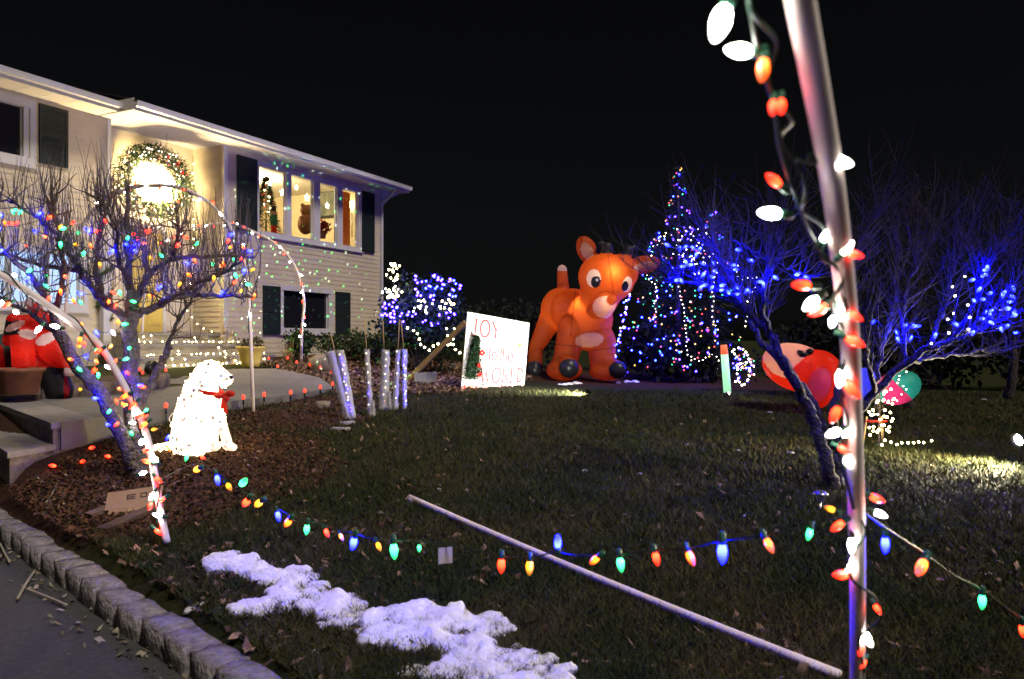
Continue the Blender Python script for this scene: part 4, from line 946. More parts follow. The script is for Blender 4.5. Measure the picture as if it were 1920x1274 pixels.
ax_ = (pb-pa).normalized(); sx_ = ax_.cross(UP).normalized(); mb.box((pa+pb)/2, ((pb-pa).length/2, .025, .045), (ax_, sx_, sx_.cross(ax_))); mb.build('prop_stake', M_wood, sgn, fixn=True)
# greenery on the sign
def needles(mb, cols, c, ax, L, n, dens_r, colr):
    for _ in range(n):
        t_ = random.random(); p = c + ax*(L*t_) + rvec(dens_r*rnd(.2,1)); d_ = (rvec(1) + ax*.6).normalized(); l = rnd(.035,.09); s_ = d_.cross(rvec()).normalized()*rnd(.004,.009)
        mb.tri(p-s_, p+s_, p+d_*l); k_ = rnd(.5,1.3); cols.append([x*k_ for x in colr])
def leaf_obj(name, mb, cols, parent, m_, per=3, kind='stuff'):
    o = mb.build(name, m_, parent, kind=kind); at_ = o.data.color_attributes.new('tint', 'FLOAT_COLOR', 'POINT')
    arr = np.ones((len(o.data.vertices), 4), np.float32); arr[:, :3] = np.repeat(np.array(cols, np.float32), per, axis=0)[:len(arr)]
    at_.data.foreach_set('color', arr.ravel()); return o
spray = thing('evergreen_spray', S_(.13,.1,.06), 'evergreen spray with red bows hung on the left side of the painted sign', 'greenery')
mb = MB(); cols = []
for _ in range(2200):
    v_ = random.random()**.8; u_ = .13 + (random.random()-.5)*2*.125*(1-v_)**.7*1.0
    p = S_(u_, .12+.58*v_, rnd(.01,.12)); d_ = (rvec(.8)+Vector((0,-.3,-.6))).normalized(); l = rnd(.05,.10); s_ = d_.cross(rvec()).normalized()*rnd(.005,.011)
    mb.tri(p-s_, p+s_, p+d_*l); k_ = rnd(.4,1.3); cols.append((.018*k_,.045*k_,.018*k_))
leaf_obj('needles', mb, cols, spray, M_leafg)
for u_, v_, r_ in ((.20,.47,.045),(.19,.18,.035),(.17,.30,.03)):
    mb = MB(); p = S_(u_, v_, .13)
    for a in range(5): q_ = p + Vector((r_*.8*math.cos(a*1.26), -.01, r_*.8*math.sin(a*1.26))); mb.ell(q_, (r_*.6,r_*.4,r_*.55), 8, 5)
    mb.build('bow', M_red, spray, True)
bl = []; pts = [G(866+118*i/30, 731-6*i/30) + Vector((rnd(-.03,.03), -.12+rnd(-.08,.08), .03+rnd(0,.05))) for i in range(31)]
for p in pts: bl.append((p, random.choice('RRRRO'), None)); 
string('light_string', 'red light string heaped along the foot of the painted sign', 'string lights', [pts], bl, .004, 'MINI', sc=.8)
# block beside the prop
mb = MB(); cbp = G(797,719)
cb = thing('concrete_block', cbp, 'grey concrete block on the grass under the sign prop', 'block'); 
mb.box(cbp+UP*.095, (.2,.1,.10), (Vector((1,.3,0)).normalized(), Vector((-.3,1,0)).normalized(), UP)); mb.build('block', mat('block_grey', (.42,.41,.40), .9, var=.15, bump=.3), cb, fixn=True)
mb = MB()
for sx_ in (-.09,.09): mb.box(cbp+Vector((1,.3,0)).normalized()*sx_+UP*.1955, (.06,.055,.002), (Vector((1,.3,0)).normalized(), Vector((-.3,1,0)).normalized(), UP))
mb.build('core_shade', mat('core_shade_dark', (.03,.03,.03)), cb, fixn=True)  # dark pads on the solid top stand in for shade inside the cores
def inside(poly, x, y):
    r_ = np.zeros(len(x), bool); j = len(poly)-1
    for i in range(len(poly)):
        xi, yi = poly[i]; xj, yj = poly[j]; cnd = ((yi > y) != (yj > y)) & (x < (xj-xi)*(y-yi)/(yj-yi+1e-12)+xi); r_ ^= cnd; j = i
    return r_
# ------------------------------------------------------------------ spotlights
def spot(name, label, p, target, e, ang=60, col=(1,.93,.8), glow=30, sc=1.0, yoke=True, blend=.6):
    p = Vector(p); d_ = (Vector(target)-p).normalized(); root = thing(name, Vector((p.x,p.y,GZ(p.x,p.y))), label, 'spotlight')
    mb = MB(); mb.lathe([(.03*sc,-.09*sc),(.045*sc,-.06*sc),(.05*sc,.0),(.062*sc,.03*sc),(.062*sc,.05*sc),(.056*sc,.05*sc),(.05*sc,.012*sc)], 16, p, d_); mb.build('housing', M_black, root, True, fixn=True)
    if e:
        mb = MB(); mb.lathe([(.0005,.022*sc),(.03*sc,.02*sc),(.049*sc,.014*sc)], 16, p, d_); mb.build('lens', mat('lens_glow', (.8,.8,.8), emit=(1,.95,.8), es=glow), root, True)
    mb = MB(); mb.tube([p-UP*.03*sc, Vector((p.x,p.y,GZ(p.x,p.y)-.03))], .011*sc, 6); mb.build('stake', M_black, root, True)
    if e:
        l = bpy.data.lights.new(name+'_beam', 'SPOT'); l.energy = e; l.spot_size = R(ang); l.spot_blend = blend; l.color = col; l.shadow_soft_size = .03
        o = link(bpy.data.objects.new(name+'_beam', l)); o.location = p + d_*.058*sc - ROOT[root.name]; o.parent = root
        o.rotation_mode = 'QUATERNION'; o.rotation_quaternion = Vector((0,0,-1)).rotation_difference(d_)
    return root
sp = G(1103,744) + UP*.09
spot('garden_spotlight', 'small lit spotlight in the grass shining at the painted sign', sp, S_(.50,.40), 1000, 130, (1,.97,.85), 60, .7, blend=1.0)
fp_ = G(1914,872) + UP*.24
spot('flood_light', 'bright floodlight at the right edge of the lawn', fp_, G(1600,900)+UP*.0, 1500, 140, (1,.86,.50), 90, 1.1, blend=1.0)
spot('garden_spotlight', 'black unlit spotlight on a stake in the bed left of the steps', W(283,690,10.9), W(330,640,12.4), 0, sc=1.5)
sp3 = G(1400,745); spot('garden_spotlight', 'lit spotlight in the grass shining at the fallen inflatable', Vector((sp3.x-.3,sp3.y,sp3.z+.06)), W(1500,700,11.6), 40, 80, (1,.93,.75), 30, .6, blend=1.0)
# laser star projector aimed at the house
lz = Vector((-1.70,12.3,GZ(-1.70,12.3)+.12)); tg = H(4.0,3.3,RW)
pj = thing('laser_projector', Vector((lz.x,lz.y,lz.z-.12)), 'small black laser projector in the bed behind the rightmost tinsel panel', 'projector')
dz_ = (tg-lz).normalized(); mb = MB(); mb.lathe([(.035,-.1),(.04,0),(.04,.02),(.02,.025)], 12, lz, dz_); mb.build('housing', M_black, pj, True)
mb = MB(); mb.tube([lz-UP*.03, lz-UP*.14], .012, 6); mb.build('stake', M_black, pj, True)
l = bpy.data.lights.new('laser_beam', 'SPOT'); l.energy = 8000.0; l.spot_size = R(52); l.spot_blend = .3; l.shadow_soft_size = 0.0; l.use_nodes = True
t = l.node_tree; em = t.nodes['Emission']; tc = t.nodes.new('ShaderNodeTexCoord'); vo = t.nodes.new('ShaderNodeTexVoronoi'); vo.inputs['Scale'].default_value = 48
lt_ = t.nodes.new('ShaderNodeMath'); lt_.operation = 'LESS_THAN'; lt_.inputs[1].default_value = .18
mu = t.nodes.new('ShaderNodeMath'); mu.operation = 'MULTIPLY'; mu.inputs[1].default_value = 1.0
cr_ = t.nodes.new('ShaderNodeValToRGB'); cr_.color_ramp.interpolation = 'CONSTANT'; cr_.color_ramp.elements[0].color = (.08,1,.22,1); cr_.color_ramp.elements[1].position = .55; cr_.color_ramp.elements[1].color = (.6,.9,.75,1)
sep = t.nodes.new('ShaderNodeSeparateColor')
for a, b_ in ((tc.outputs['Normal'], vo.inputs['Vector']), (vo.outputs['Distance'], lt_.inputs[0]), (lt_.outputs[0], mu.inputs[0]), (mu.outputs[0], em.inputs['Strength']), (vo.outputs['Color'], sep.inputs[0]), (sep.outputs[0], cr_.inputs[0]), (cr_.outputs[0], em.inputs['Color'])): t.links.new(a, b_)
o = link(bpy.data.objects.new('laser_beam', l)); o.location = lz + dz_*.03 - ROOT[pj.name]; o.parent = pj; o.rotation_mode = 'QUATERNION'; o.rotation_quaternion = Vector((0,0,-1)).rotation_difference(dz_)

# ------------------------------------------------------------------ tinsel panels on stakes
M_tinsel = mat('tinsel_white', (.66,.64,.68), .6, bump=.8, bscale=90, var=.15, scale=30, transl=.3)
def tinsel(label, bars, stakes, lights):
    b0 = bars[0]; bx, by = b0[2]; base = G(bx, by+3); root = thing('tinsel_panel', base, label, 'lawn decoration', 'white tinsel panels standing in a row')
    d0 = base.y
    for bar in bars:
        mb = MB(); (tl_, tr2, br2, bl2) = [bar[i] for i in range(4)]; n_ = 22; rows = []
        for i in range(n_+1):
            t_ = i/n_; l_ = lerp(Vector(tl_), Vector(bl2), t_); r_ = lerp(Vector(tr2), Vector(br2), t_)
            row = []
            for j in range(5):
                q = lerp(l_, r_, j/4) + (Vector((rnd(-1.1,1.1), rnd(-1.2,1.2))) if j in (0,4) or i in (0,n_) else Vector((0,0)))
                row.append(W(q.x, q.y, d0 - .03*math.sin(math.pi*j/4)+rnd(-.008,.008)))
            for j in range(3, 0, -1):
                q = lerp(l_, r_, j/4); row.append(W(q.x, q.y, d0+.05+rnd(-.008,.008)))
            rows.append(row)
        i0 = 0
        for r_ in rows: mb.v += [tuple(p) for p in r_]
        for i in range(n_):
            for j in range(8): mb.f.append((i*8+j, i*8+(j+1)%8, (i+1)*8+(j+1)%8, (i+1)*8+j))
        mb.f.append(tuple(range(8))); mb.f.append(tuple(n_*8+j for j in reversed(range(8))))
        mb.build('tinsel_bar', M_tinsel, root, True, fixn=True)
        # tinsel fringe along the surface
        mb = MB()
        for _ in range(420):
            r_ = random.choice(rows); p = random.choice(r_[:5]); d_ = rvec(1); d_.y = -abs(d_.y); s_ = d_.cross(rvec()).normalized()*.0022; p2 = p + rvec(.012)
            mb.tri(p2-s_, p2+s_, p2+d_*rnd(.012,.03))
        mb.build('fringe', M_tinsel, root, kind='stuff')
    for (x0,y0,x1,y1) in stakes:
        mb = MB(); mb.tube([W(x0,y0,d0+.03), W(x1,y1,d0+.03)], .007, 6); mb.build('stake', M_wood, root, True)
    for x, y, c_ in lights: inst('bulb', SMALL[c_], root, W(x, y, d0-.045), None, .55)
def barlights(a, b_, n, cs): return [(a[0]+(b_[0]-a[0])*i/n+rnd(-2.5,2.5), a[1]+(b_[1]-a[1])*i/n+rnd(-2,2), random.choice(cs)) for i in range(n)]
tinsel('leaning white tinsel panel of two joined bars, leftmost in the row', [((610,661),(627,658),(662,786),(649,791)), ((630,658),(645,656),(668,783),(656,787))], [(619,623,629,664)], barlights((638,665),(660,780),16,'WWP'))
tinsel('narrowest white tinsel panel, second from the left in the row', [((683,656),(693,656),(700,781),(690,783)), ((696,752),(702,752),(703,779),(697,781))], [(684,597,687,660)], barlights((688,662),(694,776),6,'WWP'))
tinsel('wide rounded white tinsel panel, third from the left in the row', [((716,656),(731,657),(729,768),(709,773)), ((725,735),(733,735),(734,768),(726,770))], [(718,601,720,660)], barlights((724,662),(720,766),8,'WWO'))
tinsel('white tinsel panel with a blue-lit bar, rightmost in the row', [((742,656),(751,656),(746,769),(735,771)), ((753,656),(764,656),(763,765),(755,767))], [(749,599,746,658),(752,601,757,658)], barlights((759,660),(759,762),22,'BPW')+barlights((746,660),(741,766),5,'W'))
def paver(label, px_, py_, s_, yaw, m_=None):
    p = G(px_, py_); me_ = stone_mesh('paver', s_[0], s_[1], s_[2], rnd(0,90), .006); me_.materials.append(m_ or M_stone)
    o = link(bpy.data.objects.new('paver_stone', me_)); o.location = p + UP*(s_[2]*.3); o.rotation_euler = (rnd(-.05,.05), rnd(-.05,.05), yaw); return tag(o, label, 'stone')
M_pav = mat('paver_grey', (.36,.35,.35), .9, var=.2, bump=.3)
paver('grey paving brick at the foot of the leaning tinsel panel', 651,797, (.17,.08,.05), .3, M_pav)
paver('pale flat stone lying in the grass left of the grey paving brick', 638,806, (.2,.1,.03), -.2, M_pav)
# ------------------------------------------------------------------ red stake lights by the walk
mb = MB(); mb.lathe([(.012,0),(.02,.012),(.023,.03),(.018,.05),(.006,.06)], 10); SB = mb.mesh('bulb', smooth=True); SB.materials.append(bulb_mat('stake_red', (1,.045,.012), 2.2, .6, -.06))
mb = MB(); mb.tube([(0,0,0),(0,0,-.06)], .012, 8); SBs = mb.mesh('socket', smooth=True); SBs.materials.append(M_black)
def stake_light(px_, py_, hpx, label, grp):
    g = G(px_, py_+hpx); h_ = max(.08, hpx*g.y/F); root = thing('stake_light', g, label, 'stake light', grp)
    top = g + Vector((rnd(-.015,.015), 0, h_-.02)); mb = MB(); mb.tube([g-UP*.02, top-UP*.03], .006, 5); mb.build('stake', M_black, root, True)
    inst('socket', SBs, root, top); inst('bulb', SB, root, top, Quaternion((1,0,0), rnd(-.15,.15)))
rowA = [(312,762,36,'red stake light behind the lit dog'),(458,746,28,'red stake light just left of the arch leg right of the dog'),(493,741,27,'red stake light just right of the arch leg right of the dog'),(544,737,27,'red stake light midway along the near edge of the walk'),(570,734,27,'red stake light right of the midway one along the near walk edge'),(601,727,26,'red stake light left of the last one before the tinsel panels'),(624,721,26,'red stake light closest to the leaning tinsel panel')]
for a in rowA: stake_light(*a, 'red stake lights along the near edge of the walk')
rowB = [(480,680,10),(504,673,14),(520,688,10),(538,672,16),(557,680,12),(582,685,12),(600,690,12),(622,698,14)]
ORD = ['leftmost', 'second', 'third', 'fourth', 'fifth', 'sixth', 'seventh', 'rightmost']
for k, a in enumerate(rowB): stake_light(*a, ORD[k] + (' of the eight' if k in (0, 7) else ' from left of the eight') + ' red stake lights under the window', 'red stake lights in the bed under the window')
for a in ((261,694,12,'red stake light left of and above its neighbour by the black spotlight'),(268,700,12,'red stake light just left of the black spotlight post'),(296,701,12,'red stake light just right of the black spotlight'),(309,695,14,'red stake light second to the right of the black spotlight')): stake_light(*a, 'red stake lights in the left bed')
for a in ((5,702,16,'red stake light high against the brown planter at the left edge'),(2,722,14,'red stake light low at the left edge below the brown planter rim'),(58,727,14,'red stake light right of the brown planter')): stake_light(*a, 'red stake lights at the left edge')

# ------------------------------------------------------------------ plants: leafy shrub generator
def leaves(mb, cols, n, fn, sz, colr):
    for _ in range(n):
        p, up_ = fn(); d_ = (rvec(1)+up_*.7).normalized(); s_ = d_.cross(rvec()).normalized(); l = rnd(*sz); w_ = l*.32
        i = len(mb.v); mb.v += [tuple(p), tuple(p+d_*l*.5+s_*w_), tuple(p+d_*l), tuple(p+d_*l*.5-s_*w_)]; mb.f.append((i,i+1,i+2,i+3))
        k_ = rnd(.45,1.35); cols.append([x*k_ for x in colr])
def shrub(name, label, base, rx, ry, h_, n, sz, colr, cat='shrub', group=None, lumps=6, stems=6):
    base = Vector(base); root = thing(name, base, label, cat, group)
    L = [(base + Vector((rnd(-.55,.55)*rx, rnd(-.55,.55)*ry, h_*rnd(.35,.72))), rnd(.4,.62)) for _ in range(lumps)]
    def fn():
        c_, s_ = random.choice(L); v_ = rvec(1)*(random.random()**.4); q = c_ + Vector((v_.x*rx*s_, v_.y*ry*s_, v_.z*h_*s_*.75)); q.z = max(q.z, base.z+.03); return q, v_
    mb = MB(); cols = []; leaves(mb, cols, n, fn, sz, colr); leaf_obj('foliage', mb, cols, root, M_leafg, 4)
    mb = MB()
    for c_, s_ in L: mb.tube(spline([base, lerp(base, c_, .5)+rvec(.05), c_], 3), [.02-.0022*i for i in range(7)], 5)
    mb.build('stem', M_bark, root, True); return L
GR = (.030,.050,.018)
bb = G(795,692)
Lb = shrub('rhododendron', 'dark leafy bush covered in white and blue lights, right of the house corner', (bb.x,16.2,GZ(bb.x,16.2)), 1.15, 1.0, 2.0, 4600, (.07,.14), (.018,.032,.011), lumps=16)
def cluster(cx, cy_, rx, ry, n, d_, cs, up=False):
    out = []
    for _ in range(n):
        a = rnd(0, 6.283); r_ = math.sqrt(random.random()); out.append((W(cx+rx*r_*math.cos(a), cy_+ry*r_*math.sin(a), d_+rnd(-.25,.2)), random.choice(cs), None))
    return out
def mini_string(label, bl, wr=.004, maxd=.6, sc=1.0, kind='MINI'):
    ch = chain([b_[0] for b_ in bl]); string('light_string', label, 'string lights', [[a, b_] for a, b_ in zip(ch, ch[1:]) if (a-b_).length < maxd], bl, wr, kind, sc=sc)
def poly_string(label, pts, d_, step, cs, sc=1.0, jt=.03, kind='MINI'):
    P = spline([W(x, y, d_) for x, y in pts], 24); B_ = []; L = 0
    for a, b_ in zip(P, P[1:]):
        L += (b_-a).length
        if L > step: L = 0; B_.append((jit(b_, jt), random.choice(cs), None))
    string('light_string', label, 'string lights', [P], B_, .004, kind, sc=sc)
mini_string('yellowish white lights on the upper left of the leafy bush', cluster(738,510,14,18,18,15.5,'L')+cluster(737,548,22,12,22,15.45,'LW'), sc=.9)
mini_string('violet blue lights on the left side of the leafy bush', cluster(730,580,18,30,26,15.35,'P')+cluster(768,595,18,12,8,15.3,'P'), sc=.95)
mini_string('bright blue lights crowning the right side of the leafy bush', cluster(822,543,46,24,40,15.4,'BPBPP')+cluster(800,522,28,8,6,15.4,'P'), sc=1.0)
mini_string('white lights across the middle of the leafy bush', cluster(795,575,30,14,14,15.3,'W')+cluster(838,570,16,12,12,15.3,'L')+cluster(840,590,18,8,8,15.3,'P')+cluster(810,606,22,6,6,15.3,'P'), sc=.9)
zz = [(480,730),(540,775),(580,785),(610,835),(625,905),(665,945),(720,960),(755,920),(800,905),(880,880),(920,905),(940,950),(1010,1005)]
poly_string('warm white light chain drooping below the leafy bush', [(660+x/4.9, 460+y/4.9) for x, y in zz], 15.1, .105, 'L', .9, .02)
poly_string('short white light strand rising beside the sign prop', [(838,608),(838,625),(835,637),(842,650),(850,632),(853,615)], 15.0, .10, 'L', .8, .03)
shrub('shrub', 'low dark shrub under the lower window, left of the thin arch', G(520,688)+Vector((0,1.2,.12)), .5, .5, .62, 1300, (.05,.1), GR)
shrub('shrub', 'dark rounded shrub under the lower window, right of the thin arch', G(608,688)+Vector((0,1.6,.1)), .7, .6, .68, 1700, (.05,.1), GR)
shrub('shrub', 'small dark shrub beneath the house corner', G(668,690)+Vector((0,2.2,.1)), .5, .5, .6, 1000, (.05,.1), GR)
# dried grass fan by the thin arch
gf = G(545,686); gr_ = thing('dried_grass', gf, 'clump of straw coloured dried grass beside the foot of the thin arch', 'plant'); mb = MB()
for _ in range(60): shoot(mb, gf+rvec(.04), (rnd(-.55,.15), rnd(-.3,.1), 1), rnd(.3,.62), .005, 3, .12, 4, -.05)
mb.build('blades', mat('straw', (.34,.24,.09), .8), gr_, kind='stuff')
# yellow planter
pp_ = G(470,689); pl = thing('flower_planter', pp_, 'round yellow planter with small plants beside the front steps', 'planter'); mb = MB()
mb.lathe([(.155,0),(.19,.12),(.235,.34),(.27,.36),(.275,.40),(.25,.40),(.23,.35)], 20, pp_); mb.build('pot', M_planter, pl, True, fixn=True)
mb = MB(); mb.lathe([(.01,.345),(.232,.34)], 16, pp_); mb.build('soil', M_mulch, pl)
mb = MB(); cols = []; leaves(mb, cols, 160, lambda: (pp_+Vector((rnd(-.2,.2), rnd(-.2,.2), rnd(.36,.52))), UP*.5), (.05,.11), (.07,.06,.03)); leaf_obj('foliage', mb, cols, pl, M_leafg, 4)
# figurine on the step
fg = H(.55,1.36,-.2); fgr = thing('stone_figurine', fg, 'grey stone rabbit pair figurine at the right end of the front steps', 'figurine')
M_fig = mat('figurine_stone', (.26,.22,.17), .9, var=.25, bump=.4)
for dx, s_ in ((-.10,1.0),(.10,.85)):
    c0 = fg + HU*dx; el = [('s', c0+UP*.11*s_, (.10*s_,.09*s_,.12*s_)), ('s', c0+UP*.245*s_+Vector((.02,-.02,0)), .062*s_), ('c', c0+UP*.27*s_, c0+UP*.37*s_+Vector((-.02,0,0)), .02*s_, .016*s_), ('c', c0+UP*.27*s_+Vector((.03,0,0)), c0+UP*.36*s_+Vector((.055,0,0)), .02*s_, .016*s_), ('s', c0+Vector((.03,-.08,.03)), .04*s_), ('s', c0+Vector((-.08,.02,.06)), .035*s_)]
    ge = inflate(el, .014, 2); split_build(ge, np.zeros(len(ge[2]), int), {0: ('rabbit', M_fig)}, fgr)
rp = G(606,697); me_ = stone_mesh('boulder', .40, .34, .40, 3.3, .09); me_.materials.append(M_rock); o = link(bpy.data.objects.new('boulder', me_)); o.location = rp+UP*.12; o.rotation_euler = (.1,-.3,.4)
tag(o, 'tan pointed rock in the bed behind the leaning tinsel panel', 'rock')
rp = G(606,765); me_ = stone_mesh('boulder', .16, .13, .10, 5.1, .03); me_.materials.append(M_rock); o = link(bpy.data.objects.new('boulder', me_)); o.location = rp+UP*.03; tag(o, 'small brown stone in the mulch left of the leaning tinsel panel', 'rock')
# ------------------------------------------------------------------ lights on the front steps
for k, (zz_, oo, s0, s1, nm) in enumerate(((1.375,-.02,-1.9,.85,'white light string on the tread of the middle front step'),(1.145,.42,-2.2,1.05,'white light string on the tread of the lowest front step'),(.955,.62,-1.9,1.0,'white light string on the ground before the front steps'))):
    B_ = []; P = []
    n_ = 30
    for i in range(n_):
        s = s0+(s1-s0)*(i+rnd(-.3,.3))/n_; p = H(s, zz_+.02+rnd(0,.02), oo+rnd(-.12,.0)); P.append(p)
        if random.random() < .85: B_.append((p, 'L', None))
        if random.random() < .3: q = p+HU*.06+UP*rnd(.03,.12)-HN*.1; P.append(q); B_.append((q, 'L', None))
    string('light_string', nm, 'string lights', [P], B_, .004, 'SMALL', sc=1.2, wm=M_wirew)
poly_string('white light strand hanging down the porch corner to the steps', [(362,292),(363,400),(362,500),(352,575),(365,600),(374,612),(390,620),(405,624)], 15.6, .16, 'L', .5, .02)
# wreath on the porch wall
wc = H(0,0,BW+.12); 
def onplane_off(px_, py_, off):
    r_ = W(px_, py_, 1.0); r_ = Vector((r_.x, r_.y, r_.z-EZ)); t_ = (HE+HN*off).dot(HN)/r_.dot(HN); return Vector((r_.x*t_, r_.y*t_, r_.z*t_+EZ))
wc = onplane_off(282,341,BW+.32); wrt = thing('wreath', wc, 'large green Christmas wreath with white and red lights on the porch wall', 'wreath')
mb = MB(); cols = []
WX, WY = Vector((1,0,0)), UP     # the wreath is turned towards the walk
for _ in range(5200):
    a = rnd(0, 6.283); r_ = rnd(.42,.76); wq = (.56-abs(r_-.56))/.56
    p = wc + (HN*.92-HU*.39).cross(UP)*(-math.cos(a)*r_) + UP*math.sin(a)*r_*.97 + HN*rnd(0,.16); d_ = (rvec(.8) + HN*.5).normalized(); l = rnd(.06,.12); s_ = d_.cross(rvec()).normalized()*rnd(.006,.014)
    mb.tri(p-s_, p+s_, p+d_*l); k_ = rnd(.4,1.4); cols.append((.045*k_,.085*k_,.02*k_))
leaf_obj('needles', mb, cols, wrt, M_leafg)
for i in range(110):
    a = rnd(0, 6.283); r_ = rnd(.42,.70); p = wc + (HN*.92-HU*.39).cross(UP)*(-math.cos(a)*r_) + UP*math.sin(a)*r_*.97 + HN*rnd(.12,.19)
    inst('bulb', SMALL[random.choice('WWWR')], wrt, p, None, 1.1)
for i in range(7):
    a = rnd(0, 6.283); mb = MB(); p = wc + (HN*.92-HU*.39).cross(UP)*(-math.cos(a)*.55) + UP*math.sin(a)*.55 + HN*.17; mb.ell(p, (.035,.035,.035), 10, 8); mb.build('ornament', M_red, wrt, True)
# pendant lamp
pb_ = onplane_off(313,338,-.86); pc = Vector((pb_.x, pb_.y, ZT+.03)); pen = thing('pendant_lamp', pc, 'white shaded pendant lamp glowing in the porch', 'lamp')
mb = MB(); mb.lathe([(.06,-.02),(.05,0),(.02,.0)], 12, pc); mb.build('canopy', M_metal, pen, True)
mb = MB(); mb.tube([pc, pb_+UP*.06], .006, 6); mb.build('rod', M_metal, pen, True)
mb = MB(); mb.lathe([(.075,.085),(.11,.05),(.17,-.08),(.175,-.09)], 18, pb_); mb.build('shade', mat('lamp_shade', (.85,.82,.75), .6, transl=.6, emit=(1,.88,.62), es=1.2), pen, True)
mb = MB(); mb.ell(pb_-UP*.14, (.10,.10,.10), 14, 10); mb.build('globe', mat('lamp_globe', (.9,.9,.9), emit=(1,.83,.52), es=95), pen, True)
lamp_point('pendant_light', pb_-UP*.32, 850, (1,.76,.38), .09, pen)
# ------------------------------------------------------------------ things in the lit room
lamp_point('room_ceiling_light', H(3.6,5.3,-2.6), 380, (1,.80,.48), .15, house)
ctp = onplane_off(499,440,-1.4); ctp = Vector((ctp.x,ctp.y,2.85)); ct = thing('christmas_tree', ctp, 'decorated Christmas tree behind the left pane of the upper window', 'christmas tree'); mb = MB(); cols = []
for _ in range(3000):
    t_ = random.random()**.7; a = rnd(0,6.283); r_ = .55*(1-t_)**.9*rnd(.5,1); p = ctp+Vector((r_*math.cos(a), r_*math.sin(a), .2+2.3*t_)); d_ = Vector((math.cos(a),math.sin(a),-.3)); l = rnd(.06,.13); s_ = d_.cross(rvec()).normalized()*.012
    mb.tri(p-s_, p+s_, p+d_*l); k_ = rnd(.5,1.3); cols.append((.03*k_,.06*k_,.02*k_))
leaf_obj('needles', mb, cols, ct, M_leafg)
mb = MB(); mb.tube([ctp, ctp+UP*2], [.04,.01], 6); mb.build('trunk', M_bark, ct)
for i in range(60):
    t_ = random.random()**.8; a = rnd(0,6.283); r_ = .55*(1-t_)**.9; inst('bulb', SMALL[random.choice('WLRRO')], ct, ctp+Vector((r_*math.cos(a), r_*math.sin(a), .25+2.2*t_)), None, 1.6)
M_star = mat('star_glow', (.9,.9,.85), emit=(1,.86,.6), es=9)
def star(px_, py_, off, r_, label):
    c0 = onplane_off(px_, py_, off); root = thing('hanging_star', c0, label, 'star light', 'lit stars hanging in the upper window'); ex = HU; pts = []
    for i in range(10): a = math.pi*i/5; rr = r_ if i % 2 == 0 else r_*.45; pts.append(c0 + ex*(rr*math.sin(a)) + UP*(rr*math.cos(a)))
    mb = MB(); mb.poly(pts, HN*.02); mb.build('star', M_star, root, fixn=True); mb = MB(); mb.tube([c0+UP*r_, Vector((c0.x,c0.y,5.6))], .003, 4); mb.build('cord', M_trim, root)
star(505,344,-.9,.07,'lit star high in the left pane of the upper window'); star(529,362,-.9,.10,'larger lit star low in the left pane of the upper window'); star(555,352,-.95,.07,'small lit star high in the second pane of the upper window'); star(575,371,-.9,.10,'larger lit star in the second pane of the upper window'); star(613,386,-.9,.085,'lit star in the third pane of the upper window')
# brown plush bear, armchair-back dark sofa, picture, poinsettia, floor lamp, curtain, candle figure
bp_ = onplane_off(573,430,-1.1); br_ = thing('plush_bear', bp_, 'brown plush bear behind the second pane of the upper window', 'soft toy'); 
ge = inflate([('s', bp_+UP*.12, (.20,.2,.26)), ('s', bp_+UP*.46+HN*.02, (.15,.15,.15)), ('s', bp_+UP*.58+HU*.11, .055), ('s', bp_+UP*.58-HU*.11, .055), ('s', bp_+UP*.43+HN*.13, (.07,.07,.06)), ('c', bp_+UP*.25+HU*.15, bp_+UP*.05+HU*.25+HN*.1, .07,.06), ('c', bp_+UP*.25-HU*.15, bp_+UP*.05-HU*.25+HN*.1, .07,.06)], .022, 2)
split_build(ge, np.zeros(len(ge[2]), int), {0: ('body', mat('plush_brown', (.22,.085,.03), .95, var=.3, scale=25, bump=.5))}, br_)
tb = thing('console_table', onplane_off(573,448,-1.1)-UP*.5, 'dark console table behind the second pane of the upper window', 'table'); tc0 = ROOT[tb.name]
mb = MB(); mb.box(tc0+UP*.42, (.55,.2,.02), HAX); mb.build('table_top', M_black, tb, fixn=True)
for a in (-.5,.5):
    for b2 in (-.16,.16): mb = MB(); mb.box(tc0+HU*a+HN*b2+UP*.13, (.02,.02,.27), HAX); mb.build('leg', M_black, tb, fixn=True)
def onplane_s(px_, py_, s_):
    r_ = W(px_, py_, 1.0); r_ = Vector((r_.x, r_.y, r_.z-EZ)); t_ = (HE+HU*s_).dot(HU)/r_.dot(HU); return Vector((r_.x*t_, r_.y*t_, r_.z*t_+EZ))
PAX = (HN, HU, UP)
pi = onplane_s(613,383,6.12); pic = thing('framed_picture', pi, 'dark framed picture on the wall behind the third pane of the upper window', 'picture'); mb = MB(); mb.box(pi, (.42,.02,.34), PAX); mb.build('canvas', mat('painting', (.10,.12,.10), .7, col2=(.3,.28,.2), scale=4), pic, fixn=True)
mb = MB()
for q in ((0,.36,.44,.03),(0,-.36,.44,.03)): mb.box(pi+UP*q[1], (q[2],.03,q[3]), PAX)
for q in (-.44,.44): mb.box(pi+HN*q, (.03,.03,.335), PAX)
mb.build('frame', M_black, pic, fixn=True)
po = onplane_off(605,446,-.9); pt = thing('poinsettia', po, 'red poinsettia on the sill of the third pane of the upper window', 'plant'); mb = MB(); cols = []; leaves(mb, cols, 200, lambda: (po+Vector((rnd(-.16,.16), rnd(-.12,.12), rnd(.12,.38))), UP*.3), (.07,.13), (.35,.015,.015)); leaf_obj('foliage', mb, cols, pt, M_leafg, 4)
mb = MB(); mb.lathe([(.07,-.02),(.10,.14)], 12, po); mb.build('pot', M_terra, pt, True)
